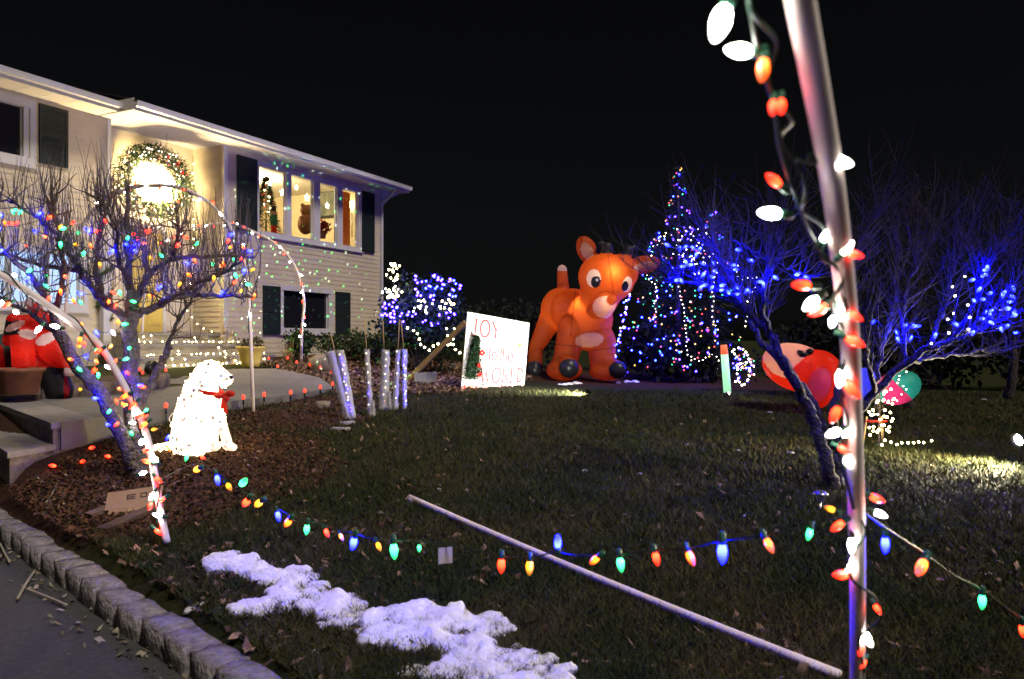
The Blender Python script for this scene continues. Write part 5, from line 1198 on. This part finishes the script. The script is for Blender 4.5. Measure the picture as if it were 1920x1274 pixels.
lp0 = onplane_off(660,384,-1.3); fl = thing('table_lamp', lp0, 'glowing lamp behind the right pane of the upper window', 'lamp'); mb = MB(); mb.ell(lp0, (.09,.09,.11), 12, 8); mb.build('globe', mat('lamp_globe2', (.9,.9,.9), emit=(1,.8,.45), es=14), fl, True); mb = MB(); mb.tube([lp0-UP*.1, lp0-UP*.9], .02, 6); mb.build('base', M_metal, fl, True)
cu = thing('window_curtain', onplane_off(664,455,-.75), 'orange brown curtain at the right pane of the upper window', 'curtain'); mb = MB(); n_ = 14
for i in range(n_):
    a = H(5.02+.28*i/n_, 0, -.80+.03*math.sin(i*1.9)); b_ = H(5.02+.28*(i+1)/n_, 0, -.80+.03*math.sin((i+1)*1.9)); mb.quad(Vector((a.x,a.y,3.9)), Vector((b_.x,b_.y,3.9)), Vector((b_.x,b_.y,5.32)), Vector((a.x,a.y,5.32)))
mb.build('cloth', mat('curtain_cloth', (.50,.17,.035), .9, transl=.4), cu, True)
ng = onplane_off(513,432,-.95); nc = thing('nutcracker', ng, 'small green and red nutcracker figure in the left pane of the upper window', 'figurine'); mb = MB(); mb.lathe([(.06,-.12),(.065,.08),(.07,.1)], 10, ng); mb.build('legs', M_red, nc, True); mb = MB(); mb.lathe([(.07,.1),(.085,.2),(.08,.34),(.04,.36)], 10, ng); mb.build('coat', mat('coat_green', (.02,.12,.04), .7), nc, True); mb = MB(); mb.ell(ng+UP*.42, (.055,.055,.065), 10, 8); mb.build('head', mat('face', (.6,.35,.22), .7), nc, True); mb = MB(); mb.lathe([(.058,.44),(.06,.55),(.03,.57)], 10, ng); mb.build('hat', M_black, nc, True)
# ------------------------------------------------------------------ conifers and shrubs behind, with small lights
def conifer(label, apex, d_, halfw, base_py, n, dark=(.014,.024,.012)):
    a = W(apex[0], apex[1], d_); base = Vector((a.x, a.y, GZ(a.x, a.y))); root = thing('conifer', base, label, 'tree', 'conifers with small lights behind the deer'); h_ = a.z-base.z; r0 = halfw*d_/F
    mb = MB(); mb.tube([base, a], [.09,.01], 6); mb.build('trunk', M_bark, root, True)
    mb = MB(); cols = []
    nb = int(n/14)
    for i in range(nb):
        t_ = (i+.5)/nb; z_ = .12+ (1-.12)*t_; an = i*2.399; rr = r0*(1-z_)**.85*rnd(.75,1.1)+.05
        for j in range(14):
            q = (j+1)/14; p = base+Vector((math.cos(an)*rr*q, math.sin(an)*rr*q, h_*z_ - .18*rr*q*q)) + rvec(.05); d2 = (Vector((math.cos(an),math.sin(an),-.15))+rvec(.8)).normalized(); l = rnd(.10,.22); s_ = d2.cross(rvec()).normalized()*rnd(.012,.03)
            mb.tri(p-s_, p+s_, p+d2*l); k_ = rnd(.5,1.4); cols.append([x*k_ for x in dark])
    leaf_obj('crown', mb, cols, root, M_leafg); return base, a, r0
def cone_string(label, base, a, r0, n, cs, z0=.1, z1=1.0, turns=7, sc=.9):
    B_ = []; P = []
    for i in range(n):
        t_ = z0+(z1-z0)*((i+.5)/n); an = turns*6.283*(t_**.9) + rnd(-.1,.1); rr = r0*(1-t_)**.85+.06; p = lerp(base, a, t_)+Vector((math.cos(an)*rr, math.sin(an)*rr, rnd(-.06,.06))); P.append(p); B_.append((p, random.choice(cs), None))
    string('light_string', label, 'string lights', [P], B_, .004, 'MINI', sc=sc)
c1 = conifer('tallest conifer behind the right tree, a thin spire of coloured lights', (1272,316), 18.5, 62, 715, 1300)
cone_string('multicoloured light string winding up the tallest conifer', *c1, 120, 'RGBPYBO', .06, 1.0, 11, .85)
c2 = conifer('shorter conifer just right of the tallest one', (1336,392), 18.0, 60, 715, 1000)
cone_string('multicoloured light string on the conifer right of the tallest one', *c2, 70, 'RGBPYW', .1, 1.0, 7, .85)
c3 = conifer('conifer between the deer and the tallest conifer', (1230,436), 18.6, 58, 715, 1000)
cone_string('multicoloured light string on the conifer beside the deer', *c3, 70, 'RGBPYBG', .03, 1.0, 6, .9)
poly_string('dense blue and white light strand hanging beside the deer', [(1183,548),(1172,585),(1165,620),(1158,650),(1152,690)], 17.2, .045, 'BPWWG', .9, .10)
poly_string('white light strand hanging between the deer and the tallest conifer', [(1250,428),(1243,445),(1225,470),(1213,520),(1228,535),(1230,560),(1227,600)], 17.6, .085, 'WWL', .5, .06)
za = [(125,440),(147,560),(175,660),(175,740),(190,820),(190,960),(240,1000),(300,1020),(370,970),(430,1025),(420,1100)]
poly_string('white light chain drooping down the front of the conifers', [(1240+x/3.98, 420+y/3.98) for x, y in za], 16.6, .085, 'W', .5, .02)
zb_ = [(530,1190),(575,1165),(605,1205),(650,1165),(665,1040),(630,960),(590,930),(530,950),(575,1010),(570,1080),(560,1140)]
poly_string('white light loop beside the glowing stake', [(1240+x/3.98, 420+y/3.98) for x, y in zb_], 13.6, .055, 'WWWLP', .75, .025)
poly_string('white light strand falling from the second conifer', [(1336,440),(1336,470),(1345,500),(1335,540),(1338,560),(1336,590),(1345,620)], 17.0, .10, 'W', .5, .04)
poly_string('white light strands below the right tree branches', [(1382,490),(1385,520),(1405,522),(1420,525),(1402,570),(1400,600),(1397,620)], 15.0, .09, 'WWL', .5, .04)
mini_string('scattered white lights on top of the tallest conifer skirt', cluster(1300,460,40,50,60,17.2,'WWWP'), sc=.65)
mini_string('multicoloured lights low between the conifers and the glowing stake', cluster(1300,640,50,60,46,16.4,'RGBPYYR')+cluster(1220,640,60,55,34,17.0,'RGBPYB'), sc=.85, maxd=.9)
mini_string('multicoloured lights massed right of the glowing stake', cluster(1395,690,22,26,42,13.6,'RGBPYWWO'), sc=.6)
shrub('background_shrub', 'dark twiggy shrub behind the glowing stake', W(1395,715,14.3)*1.0, .55, .4, .75, 900, (.05,.1), (.016,.022,.012))
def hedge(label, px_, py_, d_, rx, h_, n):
    p = W(px_, py_, d_); shrub('background_shrub', label, (p.x, p.y, GZ(p.x,p.y)), rx, .7, h_, n, (.09,.19), (.008,.011,.006))  # near-black leaf colour stands in for the unlit background
hedge('dark shrub at the foot of the tallest conifer', 1285, 705, 17.6, 1.0, 1.3, 1400)
hedge('dark shrub directly behind the deer legs', 1210, 705, 18.2, .9, 1.2, 1200)
# bare trees far behind on the right
def bare_tree(label, px_, d_, top_py, n=110, sd_=1):
    b0 = W(px_, 637, d_); base = Vector((b0.x, b0.y, GZ(b0.x,b0.y))); top = W(px_, top_py, d_); root = thing('bare_tree', base, label, 'tree', 'bare trees in the dark background'); h_ = top.z-base.z
    mb = MB(); tr2 = limb(mb, [base, base+UP*h_*.3+rvec(.1), base+UP*h_*.65+rvec(.2), top], .09, .012, 6, 6); mb.build('trunk', M_dbark, root, True); mb = MB()
    for _ in range(n):
        p = random.choice(tr2[5:]); Q = shoot(mb, p, rvec(.8)+UP*.6, h_*rnd(.12,.35), .014, 4, .2, 5, .05)
        for q in Q[1:]:
            for _ in range(2): shoot(mb, q, rvec(.8)+UP*.5, rnd(.2,.6), .005, 3, .2, 4)
    mb.build('crown', M_dtwig, root, True, kind='stuff')
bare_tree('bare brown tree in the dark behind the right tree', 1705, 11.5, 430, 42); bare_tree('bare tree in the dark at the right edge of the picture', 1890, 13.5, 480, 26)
hedge('dark low thicket at the far right edge', 1900, 690, 15.5, 1.9, 1.5, 1800); hedge('dark low thicket far behind the sapling', 1740, 690, 16.2, 1.7, 1.4, 1600); hedge('added dark thicket covering the ground between the bush and the deer', 955, 690, 19.5, 2.2, 1.6, 1800)  # dark thickets placed to hide lamp-lit far ground; the last one is added
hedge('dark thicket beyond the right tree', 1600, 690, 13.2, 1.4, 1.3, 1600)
# ------------------------------------------------------------------ glowing stake, lit sapling, solar light
gs = G(1364,737); gt = W(1357,647,gs.y); gk = thing('glowing_stake', gs, 'translucent green stake glowing beside the conifers, red at its top', 'light stake'); mb = MB(); mb.tube([gs, lerp(gs,gt,.8)], .065, 8); mb.build('tube', mat('stake_green', (.5,.8,.6), .4, emit=(.42,1,.55), es=.95), gk, True); mb = MB(); mb.tube([lerp(gs,gt,.8), gt], [.065,.055], 8); mb.build('tip', mat('stake_tip', (.7,.2,.1), .4, emit=(1,.16,.06), es=.9), gk, True)
sb0 = G(1648,838); sap = thing('staked_sapling', sb0, 'staked sapling wrapped in white lights below the right tree', 'sapling'); mb = MB(); shoot(mb, sb0, (0,0,1), .62, .012, 6, .03, 5)
for _ in range(14): shoot(mb, sb0+UP*rnd(.3,.6), rvec(.8)+UP*.5, rnd(.1,.25), .004, 4, .1)
mb.build('trunk', M_bark, sap, True)
for dx in (-.13,.03): mb = MB(); mb.tube([sb0+Vector((dx*1.4,0,-.03)), sb0+Vector((dx,0,.32))], .011, 6); mb.build('stake', M_wood, sap, True)
mb = MB(); mb.tube([sb0+Vector((-.15,0,.27)), sb0+Vector((.08,-.01,.27))], .012, 6); mb.build('tie', M_red, sap, True)
B_ = []
for _ in range(46):
    z_ = rnd(.12,.62); B_.append((sb0+Vector((rnd(-.13,.13), rnd(-.1,.05), z_)), 'L' if random.random() < .85 else 'W', None))
mini_string('white lights wound round the staked sapling', B_, .003, .4, .55, 'MINI')
poly_string('white lights trailing over the grass from the staked sapling', [(1640,835),(1665,828),(1682,834),(1700,830),(1728,829),(1747,830)], 7.95, .055, 'L', .5, .03)
poly_string('white lights draped over the round teal and pink inflatable', [(1672,760),(1665,755),(1678,748),(1695,735),(1682,712),(1706,697)], 9.9, .06, 'W', .45, .05)
so = G(1538,962); sl = thing('solar_light', so, 'small silver solar path light in the grass near the right tree', 'path light'); stp_ = so+UP*.075; mb = MB(); mb.tube([so-UP*.02, stp_], .006, 6); mb.build('stake', M_metal, sl, True)
mb = MB(); mb.lathe([(.022,0),(.03,.03),(.034,.06)], 12, stp_); mb.build('lens', mat('clear_plastic', (.5,.52,.55), .15, spec=.8), sl, True)
for i in range(8): a = i*.785; mb = MB(); mb.tube([stp_+Vector((.024*math.cos(a),.024*math.sin(a),0)), stp_+Vector((.037*math.cos(a),.037*math.sin(a),.06))], .0025, 4); mb.build('rib', M_metal, sl)
mb = MB(); mb.lathe([(.055,.056),(.05,.068),(.03,.082),(.0005,.085)], 14, stp_); mb.build('cap', M_metal, sl, True)
# ------------------------------------------------------------------ fallen inflatable on the right
fi0 = G(1520,770); DI = 11.0
def I_(px_, py_, dy=0): return W(px_, py_, DI+dy)
fi = thing('slumped_inflatable', G(1525,765), 'slumped red and white inflatable with a black bow, behind the right tree', 'inflatable'); ki = DI/F
el = [('e', I_(1495,690,0), (ki*66,.5,ki*44), Quaternion((0,1,0), R(20))), ('e', I_(1530,705,.1), (ki*48,.45,ki*50), Quaternion((0,1,0), R(10))), ('e', I_(1535,720,-.42), (ki*22,.2,ki*34), Quaternion((0,1,0), R(15))), ('e', I_(1530,742,.1), (ki*24,.3,ki*26), Quaternion((0,1,0), R(30))), ('e', I_(1503,664,-.40), (ki*9,.08,ki*6), Quaternion((0,1,0), R(35))), ('e', I_(1518,660,-.38), (ki*8,.08,ki*6), Quaternion((0,1,0), R(-35)))]
ge = inflate(el, .02, 3); c = ge[2]; X_, Y_ = proj(c); dep = c[:,1]; K = np.zeros(len(c), int)
K[inside([(1425,636),(1500,632),(1526,655),(1502,676),(1488,690),(1474,710),(1448,700),(1432,680)], X_, Y_)] = 1
K[E_(1536,722,21,33,18) & (dep < DI-.45)] = 2; K[(E_(1503,664,10,6,35) | E_(1518,660,9,6,-35)) & (dep < DI-.30)] = 3; K[E_(1470,676,4,40,-40) & (K == 1)] = 0
split_build(ge, K, {0: ('body', infl_mat('slump_red', (.80,.035,.012))), 1: ('white_section', infl_mat('slump_white', (.85,.50,.42))), 2: ('pink_section', infl_mat('slump_pink', (.75,.08,.22))), 3: ('bow', mat('slump_black', (.01,.01,.012), .4))}, fi)
lamp_point('inflatable_lamp', I_(1485,685,-.1), 2.8, (1,.75,.5), .06, fi); lamp_point('inflatable_lamp_two', I_(1535,712,.0), 2.0, (1,.7,.5), .06, fi)
fb_ = thing('slumped_inflatable', G(1622,765), 'slumped blue inflatable behind the nearest pole', 'inflatable'); ge = inflate([('s', I_(1624,716,-.3), (ki*22,.2,ki*26)), ('s', I_(1590,700,-.2), (ki*20,.2,ki*22)), ('c', I_(1600,735,-.2), I_(1600,762,-.2), ki*26, ki*20)], .02, 3)
split_build(ge, np.zeros(len(ge[2]), int), {0: ('body', infl_mat('slump_blue', (.05,.06,.75)))}, fb_); lamp_point('inflatable_lamp_three', I_(1615,718,-.28), 2.5, (1,.9,.8), .04, fb_)
ft = thing('slumped_inflatable', G(1680,770), 'round teal and pink inflatable beside the slumped blue one', 'inflatable'); DI2 = 10.3
def I2(px_, py_, dy=0): return W(px_, py_, DI2+dy)
ge = inflate([('e', I2(1683,727), (DI2/F*42,.28,DI2/F*31), Quaternion((0,1,0), R(-25)))], .016, 2); X_, Y_ = proj(ge[2]); K = np.zeros(len(ge[2]), int); q_ = (X_-1683)*math.sin(R(40)) - (Y_-727)*math.cos(R(40)); K[q_ < 2] = 1; K[q_ < -32] = 0
q2 = (X_-1683)*.75 - (Y_-727)*.75; K[:] = 1; K[q2 > 4] = 0; K[(X_ < 1656) & (Y_ > 728)] = 0
split_build(ge, K, {0: ('teal_section', infl_mat('ball_teal', (.03,.42,.30))), 1: ('pink_section', infl_mat('ball_pink', (.70,.04,.16)))}, ft); lamp_point('inflatable_lamp_four', I2(1675,735,-.1), 2.2, (1,.85,.85), .05, ft)
# ------------------------------------------------------------------ red inflatable figure on the left behind the tree
DS = 9.6; kq = DS/F
def N_(px_, py_, dy=0): return W(px_, py_, DS+dy)
sn = thing('inflatable_figure', N_(70,715), 'red suited inflatable figure with white trim and black boots, behind the left tree', 'inflatable')
el = [('c', N_(42,640,-.1), N_(44,685,-.1), kq*20, kq*19), ('s', N_(48,625,-.05), (kq*22,.16,kq*12)), ('c', N_(70,625,.1), N_(105,660,.05), kq*26, kq*24), ('c', N_(105,655,.05), N_(130,692,-.05), kq*22, kq*14), ('c', N_(28,606,-.1), N_(60,604,-.05), kq*14, kq*15), ('c', N_(55,568,0), N_(92,606,0), kq*9, kq*11), ('c', N_(95,690,.15), N_(110,730,.15), kq*30, kq*26), ('c', N_(10,660,.3), N_(10,720,.3), kq*36, kq*38), ('c', N_(25,600,-.15), N_(15,640,-.1), kq*12, kq*10), ('s', N_(132,698,-.08), (kq*11,.1,kq*8))]
ge = inflate(el, .018, 3); c = ge[2]; X_, Y_ = proj(c); dep = c[:,1]; K = np.zeros(len(c), int)
K[(Y_ < 628) & (X_ < 36) & (Y_ > 602)] = 2; K[E_(28,612,20,7,-25)] = 1; K[E_(52,627,18,9,10) & (X_ > 34)] = 1; K[E_(86,636,20,10,-25)] = 1; K[E_(55,566,10,10)] = 1; K[E_(128,699,18,8,10)] = 1
K[(dep > DS+.12) & (Y_ > 672) & (X_ > 62)] = 2; K[(dep > DS+.1) & (X_ < 22)] = 3; K[(Y_ > 690) & (X_ > 60) & (X_ < 120)] = 2
split_build(ge, K, {0: ('red_suit', infl_mat('suit_red', (.70,.025,.015), tr=.5)), 1: ('white_trim', infl_mat('trim_fleece', (.7,.66,.66))), 2: ('boot', mat('boot_black', (.012,.012,.013), .45)), 3: ('green_sack', mat('sack_green', (.012,.045,.04), .6))}, sn)
lamp_point('figure_lamp', N_(44,660,-.1), .8, (1,.8,.7), .04, sn); lamp_point('figure_lamp_two', N_(98,655,.05), .9, (1,.8,.7), .04, sn)
tp = W(35,738,9.2); tpt = thing('terracotta_planter', tp, 'wide brown planter under the red inflatable figure', 'planter'); mb = MB(); mb.lathe([(.20,0),(.25,.25),(.28,.26),(.28,.30),(.24,.30),(.23,.24)], 20, tp); mb.build('pot', M_terra, tpt, True, fixn=True); mb = MB(); mb.lathe([(.01,.26),(.24,.26)], 14, tp); mb.build('soil', M_mulch, tpt)
gp = H(-1.78,1.2,LW+.10); po_ = thing('porch_post', gp, 'white porch post wrapped with a green garland, left of the steps', 'post'); mb = MB(); mb.box(gp+UP*.9, (.07,.07,.95), HAX); mb.build('post', M_trim, po_, fixn=True)
mb = MB(); cols = []
for i in range(700): t_ = random.random(); a = t_*16; p = gp+UP*(.6+1.2*t_)+Vector((math.cos(a)*.11, math.sin(a)*.11, 0))+rvec(.03); d_ = rvec(1); s_ = d_.cross(rvec()).normalized()*.01; mb.tri(p-s_, p+s_, p+d_*.07); cols.append((.08*rnd(.5,1.2),.13*rnd(.5,1.2),.03))
leaf_obj('garland', mb, cols, po_, M_leafg)
# ------------------------------------------------------------------ cardboard, boards, sticks
cp = G(252,958); cbx = thing('cardboard_piece', cp, 'flattened cardboard box with black printed marks by the foot of the bent arch', 'cardboard')
ca, cbv = Vector((.95,.28,.10)).normalized(), Vector((-.25,.75,.55)).normalized(); cc = cp+UP*.09
mb = MB(); mb.box(cc, (.18,.085,.004), (ca, cbv, ca.cross(cbv))); mb.build('panel', M_card, cbx, fixn=True)
mb = MB(); e2 = Vector((-.1,-.6,-.75)).normalized(); mb.box(cc - cbv*.085 + e2*.05 + ca*.015, (.165,.05,.004), (ca, e2, ca.cross(e2))); mb.build('flap', M_card, cbx, fixn=True)
nn = ca.cross(cbv); nn = nn if nn.z > 0 else -nn
for x0, y0, hx, hy in ((-.02,.03,.028,.005),(-.02,.012,.022,.004),(-.02,-.006,.028,.005),(-.045,.012,.004,.022),(.06,.03,.022,.005),(.06,-.006,.022,.005),(.042,.012,.004,.022),(.078,.012,.004,.022),(.12,.02,.012,.006),(.12,.0,.018,.006)):
    mb = MB(); mb.box(cc + ca*x0 + cbv*y0 + nn*.0055, (hx,hy,.001), (ca, cbv, nn)); mb.build('printed_mark', M_print, cbx, fixn=True)
bd_ = thing('scrap_board', G(230,985), 'weathered scrap boards lying under the cardboard', 'board')
for (x0,y0,x1,y1,hh) in ((165,975,285,938,.03),(190,1000,300,960,.02)):
    a, b_ = G(x0,y0)+UP*hh, G(x1,y1)+UP*(hh+.03); ax_ = (b_-a).normalized(); sx_ = ax_.cross(UP).normalized(); mb = MB(); mb.box((a+b_)/2, ((b_-a).length/2, .05, .012), (ax_, sx_, sx_.cross(ax_))); mb.build('plank', mat('old_board', (.13,.08,.05), .9, var=.4), bd_, fixn=True)
def stick(label, pts, r_, z0=None):
    P = [G(x, y) if z0 is None else W(x, y, (EZ-z0)*F/(y-637)) for x, y in pts]; root = thing('fallen_stick', P[0], label, 'stick'); mb = MB(); mb.tube(spline([p+UP*.012 for p in P], 4), r_, 5); mb.build('wood', M_drytwig, root, True)
M_drytwig = mat('dry_twig', (.30,.26,.20), .9)
stick('short pale stick lying on the driveway', [(33,1127),(48,1100),(66,1073)], .008, .012); stick('longer pale stick branching off the short one on the driveway', [(48,1108),(85,1122),(125,1139)], .007, .012)
stick('curled twig at the left edge of the driveway', [(0,1022),(8,1040),(18,1058)], .007, .012); stick('thin dry stick leaning on the mulch left of the bent arch foot', [(85,948),(100,925),(110,905)], .006); stick('tan stick lying between the bent arch and the dog', [(310,922),(335,905),(382,882)], .007)
# ------------------------------------------------------------------ snow
def snow(label, lines, rpx, n, seed_, hs=.05, vox=.011, cat='snow patch'):
    random.seed(seed_); el = []
    for (x0, y0, x1, y1, w_, *k_) in lines:
        for _ in range(int(k_[0]*2.3) if k_ else n):
            t_ = random.random(); x = x0+(x1-x0)*t_+random.gauss(0,.40)*w_; y = y0+(y1-y0)*t_+random.gauss(0,.22)*w_
            p = G(x, y); r_ = rnd(*rpx)*(.35+.65*random.random())*p.y/F; el.append(('s', p+UP*(hs*rnd(-.1,.45)), (r_*rnd(.8,1.3), r_*rnd(.8,1.2), r_*rnd(.28,.5)+.006)))
    ge = inflate(el, vox, 3); v = ge[0]
    for i in range(len(v)):
        p = Vector(v[i]); q = mnoise.noise(p*8)*.022 + mnoise.noise(p*18)*.013 + mnoise.noise(p*46)*.006 + mnoise.noise(p*90)*.003
        v[i,2] += q; v[i,0] += mnoise.noise(p*26+Vector((9,0,0)))*.014; v[i,1] += mnoise.noise(p*26+Vector((0,9,0)))*.014
    mb = MB(); mb.v = [tuple(q) for q in v]; mb.f = ge[1]; o = mb.build('snow_patch', M_snow, None, True); return tag(o, label, cat)
snow('long melting snow drift along the near edge of the lawn', [(400,1066,455,1060,26,16),(455,1078,585,1092,22,30),(450,1150,490,1146,8,6),(510,1115,660,1140,46,46),(600,1150,760,1175,48,44),(720,1175,860,1185,46,40),(850,1175,930,1195,40,34),(690,1200,780,1215,30,22),(760,1195,900,1225,44,44),(860,1240,1000,1250,40,40),(880,1225,1000,1262,46,44),(790,1266,960,1272,28,34),(900,1300,1040,1300,40,30)], (14,36), 30, 3, .075, .0095)
snow('small lump of snow on the grass between the kerb and the drift', [(345,1146,378,1138,4)], (6,12), 7, 5, .025); snow('thin crust of snow on the grass right of the deer feet', [(1160,718,1200,716,3)], (5,12), 8, 6, .015, .02); snow('crust of snow at the front feet of the deer', [(1040,722,1085,720,3)], (5,14), 9, 8, .015, .02)
random.seed(11)
ge = []
for _ in range(70):
    x = rnd(420,1900); y = rnd(740,1260)
    if random.random() < .4: x = rnd(300,1100); y = rnd(1040,1250)
    if curb_sd(G(x,y).x, G(x,y).y) < .15: continue
    p = G(x, y); r_ = rnd(2.0,6)*p.y/F; ge.append(('s', p+UP*.008, (r_*rnd(.8,1.6), r_, r_*.4)))
mb = MB()
for e in ge: mb.ell(e[1], e[2], 7, 4)
mb.v = [tuple(Vector(q)+rvec(.006)) for q in mb.v]; o = mb.build('snow_crumbs', mat('old_snow', (.45,.45,.48), .8), None, True); tag(o, 'scattered crumbs of old snow on the grass', 'snow', kind='stuff')
# ------------------------------------------------------------------ grass blades and dead leaves
def ground_pts(n, x0, x1, y0, y1):
    P = np.c_[rng.uniform(x0, x1, n), rng.uniform(y0, y1, n)]
    k_ = (P[:,1]-637)/F; d_ = np.full(n, 2.0); 
    d_ = (EZ-.2)/k_
    for _ in range(8): d_ = .5*d_ + .5*(EZ-GA((P[:,0]-960)/F*d_, d_))/k_
    return np.c_[(P[:,0]-960)/F*d_, d_, EZ-k_*d_]
WALK = np.array([(p[0], p[1]) for p in wl])
def tri_field(name, P, Ln, Wd, lean, cols, m_, label, cat):
    n_ = len(P); a = rng.uniform(0, 2*np.pi, n_); ld = rng.normal(0, lean, (n_, 2)); s_ = np.c_[np.cos(a), np.sin(a), np.zeros(n_)]*Wd[:,None]
    tip = P + np.c_[ld*Ln[:,None], Ln]; V = np.stack([P-s_, P+s_, tip], 1).reshape(-1, 3)
    me_ = bpy.data.meshes.new(name); me_.vertices.add(3*n_); me_.vertices.foreach_set('co', V.ravel()); me_.loops.add(3*n_); me_.loops.foreach_set('vertex_index', np.arange(3*n_, dtype=np.int32)); me_.polygons.add(n_); me_.polygons.foreach_set('loop_start', np.arange(0, 3*n_, 3, dtype=np.int32)); me_.update()
    ca_ = me_.color_attributes.new('tint', 'FLOAT_COLOR', 'POINT'); ca_.data.foreach_set('color', np.repeat(np.c_[cols, np.ones(n_)], 3, axis=0).astype(np.float32).ravel()); me_.materials.append(m_)
    o = link(bpy.data.objects.new(name, me_)); return tag(o, label, cat, kind='stuff')
P = np.concatenate([ground_pts(330000, -250, 2200, 735, 1420)])
sdk = curb_sd(P[:,0], P[:,1]); mk = mulch_mask(P[:,0], P[:,1]); keep = (sdk > .13) & ~inside(WALK, P[:,0], P[:,1]) & (P[:,1] > 1.2) & (rng.uniform(0,1,len(P)) > mk*.88) & ~((P[:,0] < -3.9) & (P[:,1] > 6.2))
P = P[keep]; n_ = len(P); dist = P[:,1]
Ln = rng.uniform(.018,.05,n_)*(1+.05*dist); Wd = rng.uniform(.0012,.0026,n_)*(1+.22*dist)
pn = np.array([mnoise.noise((a*1.3, b_*1.3, 5)) + .6*mnoise.noise((a*4, b_*4, 9)) for a, b_ in P[:, :2]])
mixv = np.clip(.40 - .95*pn + rng.normal(0,.22,n_), 0, 1)[:,None]
cols = ((1-mixv)*np.array([.024,.036,.007]) + mixv*np.array([.070,.056,.020]))*rng.uniform(.5,1.4,(n_,1))
P[:,2] = GA(P[:,0], P[:,1])+ .0
tri_field('grass', P, Ln, Wd, .75, cols, M_grass, 'short winter grass of the lawn', 'grass')
def litter(name, P, sz, label, cols):
    n_ = len(P); V = []; C_ = []
    a = rng.uniform(0, 6.283, n_); tl2 = rng.normal(0,.45,(n_,2)); s_ = sz
    u_ = np.c_[np.cos(a), np.sin(a), tl2[:,0]]*s_[:,None]; v_ = np.c_[-np.sin(a), np.cos(a), tl2[:,1]]*(s_*rng.uniform(.35,.7,n_))[:,None]; up_ = np.zeros((n_,3)); up_[:,2] = s_*rng.uniform(.0,.5,n_)
    V = np.stack([P-u_, P-v_*.9+up_*.6, P+u_*.25-v_*.5+up_, P+u_+up_*.4, P+u_*.2+v_*.6+up_, P+v_], 1).reshape(-1,3); 
    fs = (np.arange(n_)[:,None]*6+np.arange(6)).astype(np.int32)
    me_ = bpy.data.meshes.new(name); me_.vertices.add(6*n_); me_.vertices.foreach_set('co', V.ravel()); me_.loops.add(6*n_); me_.loops.foreach_set('vertex_index', fs.ravel()); me_.polygons.add(n_); me_.polygons.foreach_set('loop_start', np.arange(0,6*n_,6,dtype=np.int32)); me_.update()
    ca_ = me_.color_attributes.new('tint','FLOAT_COLOR','POINT'); ca_.data.foreach_set('color', np.repeat(np.c_[cols, np.ones(n_)], 6, axis=0).astype(np.float32).ravel()); me_.materials.append(M_litter); o = link(bpy.data.objects.new(name, me_)); tag(o, label, 'leaves', kind='stuff')
def leafcols(n_, lo=(.06,.030,.015), hi=(.34,.22,.15)):
    t_ = rng.uniform(0,1,(n_,1))**1.6; return np.array(lo)*(1-t_)+np.array(hi)*t_
P = ground_pts(15000, -100, 2100, 700, 1400); mk = mulch_mask(P[:,0],P[:,1]); gn = np.array([mnoise.noise((a*.8,b_*.8,2)) for a,b_ in P[:,:2]])
left = np.clip((-P[:,0]+.3)/2.2, .10, 1)
keep = (curb_sd(P[:,0],P[:,1]) > .08) & ~inside(WALK,P[:,0],P[:,1]) & (rng.uniform(0,1,len(P)) < np.clip(.05+left*.42+gn*.35-mk*.25,0,1)) & (P[:,1] > 1.2) & ~((P[:,0] < -3.9) & (P[:,1] > 6.2))
P = P[keep]; P[:,2] = GA(P[:,0],P[:,1])+.016; litter('fallen_leaves', P, rng.uniform(.014,.040,len(P)), 'dead brown leaves scattered over grass and mulch', leafcols(len(P)))
# mulch chips in the beds
P = ground_pts(60000, -150, 760, 660, 1060); mk = mulch_mask(P[:,0],P[:,1]); keep = (mk > .25) & (curb_sd(P[:,0],P[:,1]) > .1) & ~inside(WALK,P[:,0],P[:,1]) & ~((P[:,0] < -3.9) & (P[:,1] > 6.2)); P = P[keep]; P[:,2] = GA(P[:,0],P[:,1])+.012
litter('mulch_chips', P, rng.uniform(.006,.02,len(P))*(1+.03*P[:,1]), 'shredded bark mulch and pine straw in the beds', leafcols(len(P), (.04,.017,.008), (.17,.075,.035)))
P = ground_pts(12000, 440, 1000, 660, 740); keep = (P[:,1] > 11) & (P[:,1] < 19) & (mulch_mask(P[:,0],P[:,1]) > .2) & ~inside(WALK,P[:,0],P[:,1]); P = P[keep]; P[:,2] = GA(P[:,0],P[:,1])+.02; litter('bed_leaves', P, rng.uniform(.02,.05,len(P)), 'dead leaves in the bed along the house', leafcols(len(P)))
# leaf scraps in the gutter of the kerb
t_ = rng.uniform(0,6.5,260); o_ = -np.abs(rng.normal(.08,.10,260))-.06; P = np.c_[CA[0]+CD[0]*t_+CN[0]*o_, CA[1]+CD[1]*t_+CN[1]*o_, np.full(260,.014)]; litter('gutter_leaves', P, rng.uniform(.010,.03,260), 'leaf scraps lying along the foot of the kerb', leafcols(260, (.05,.04,.02), (.3,.26,.2)))
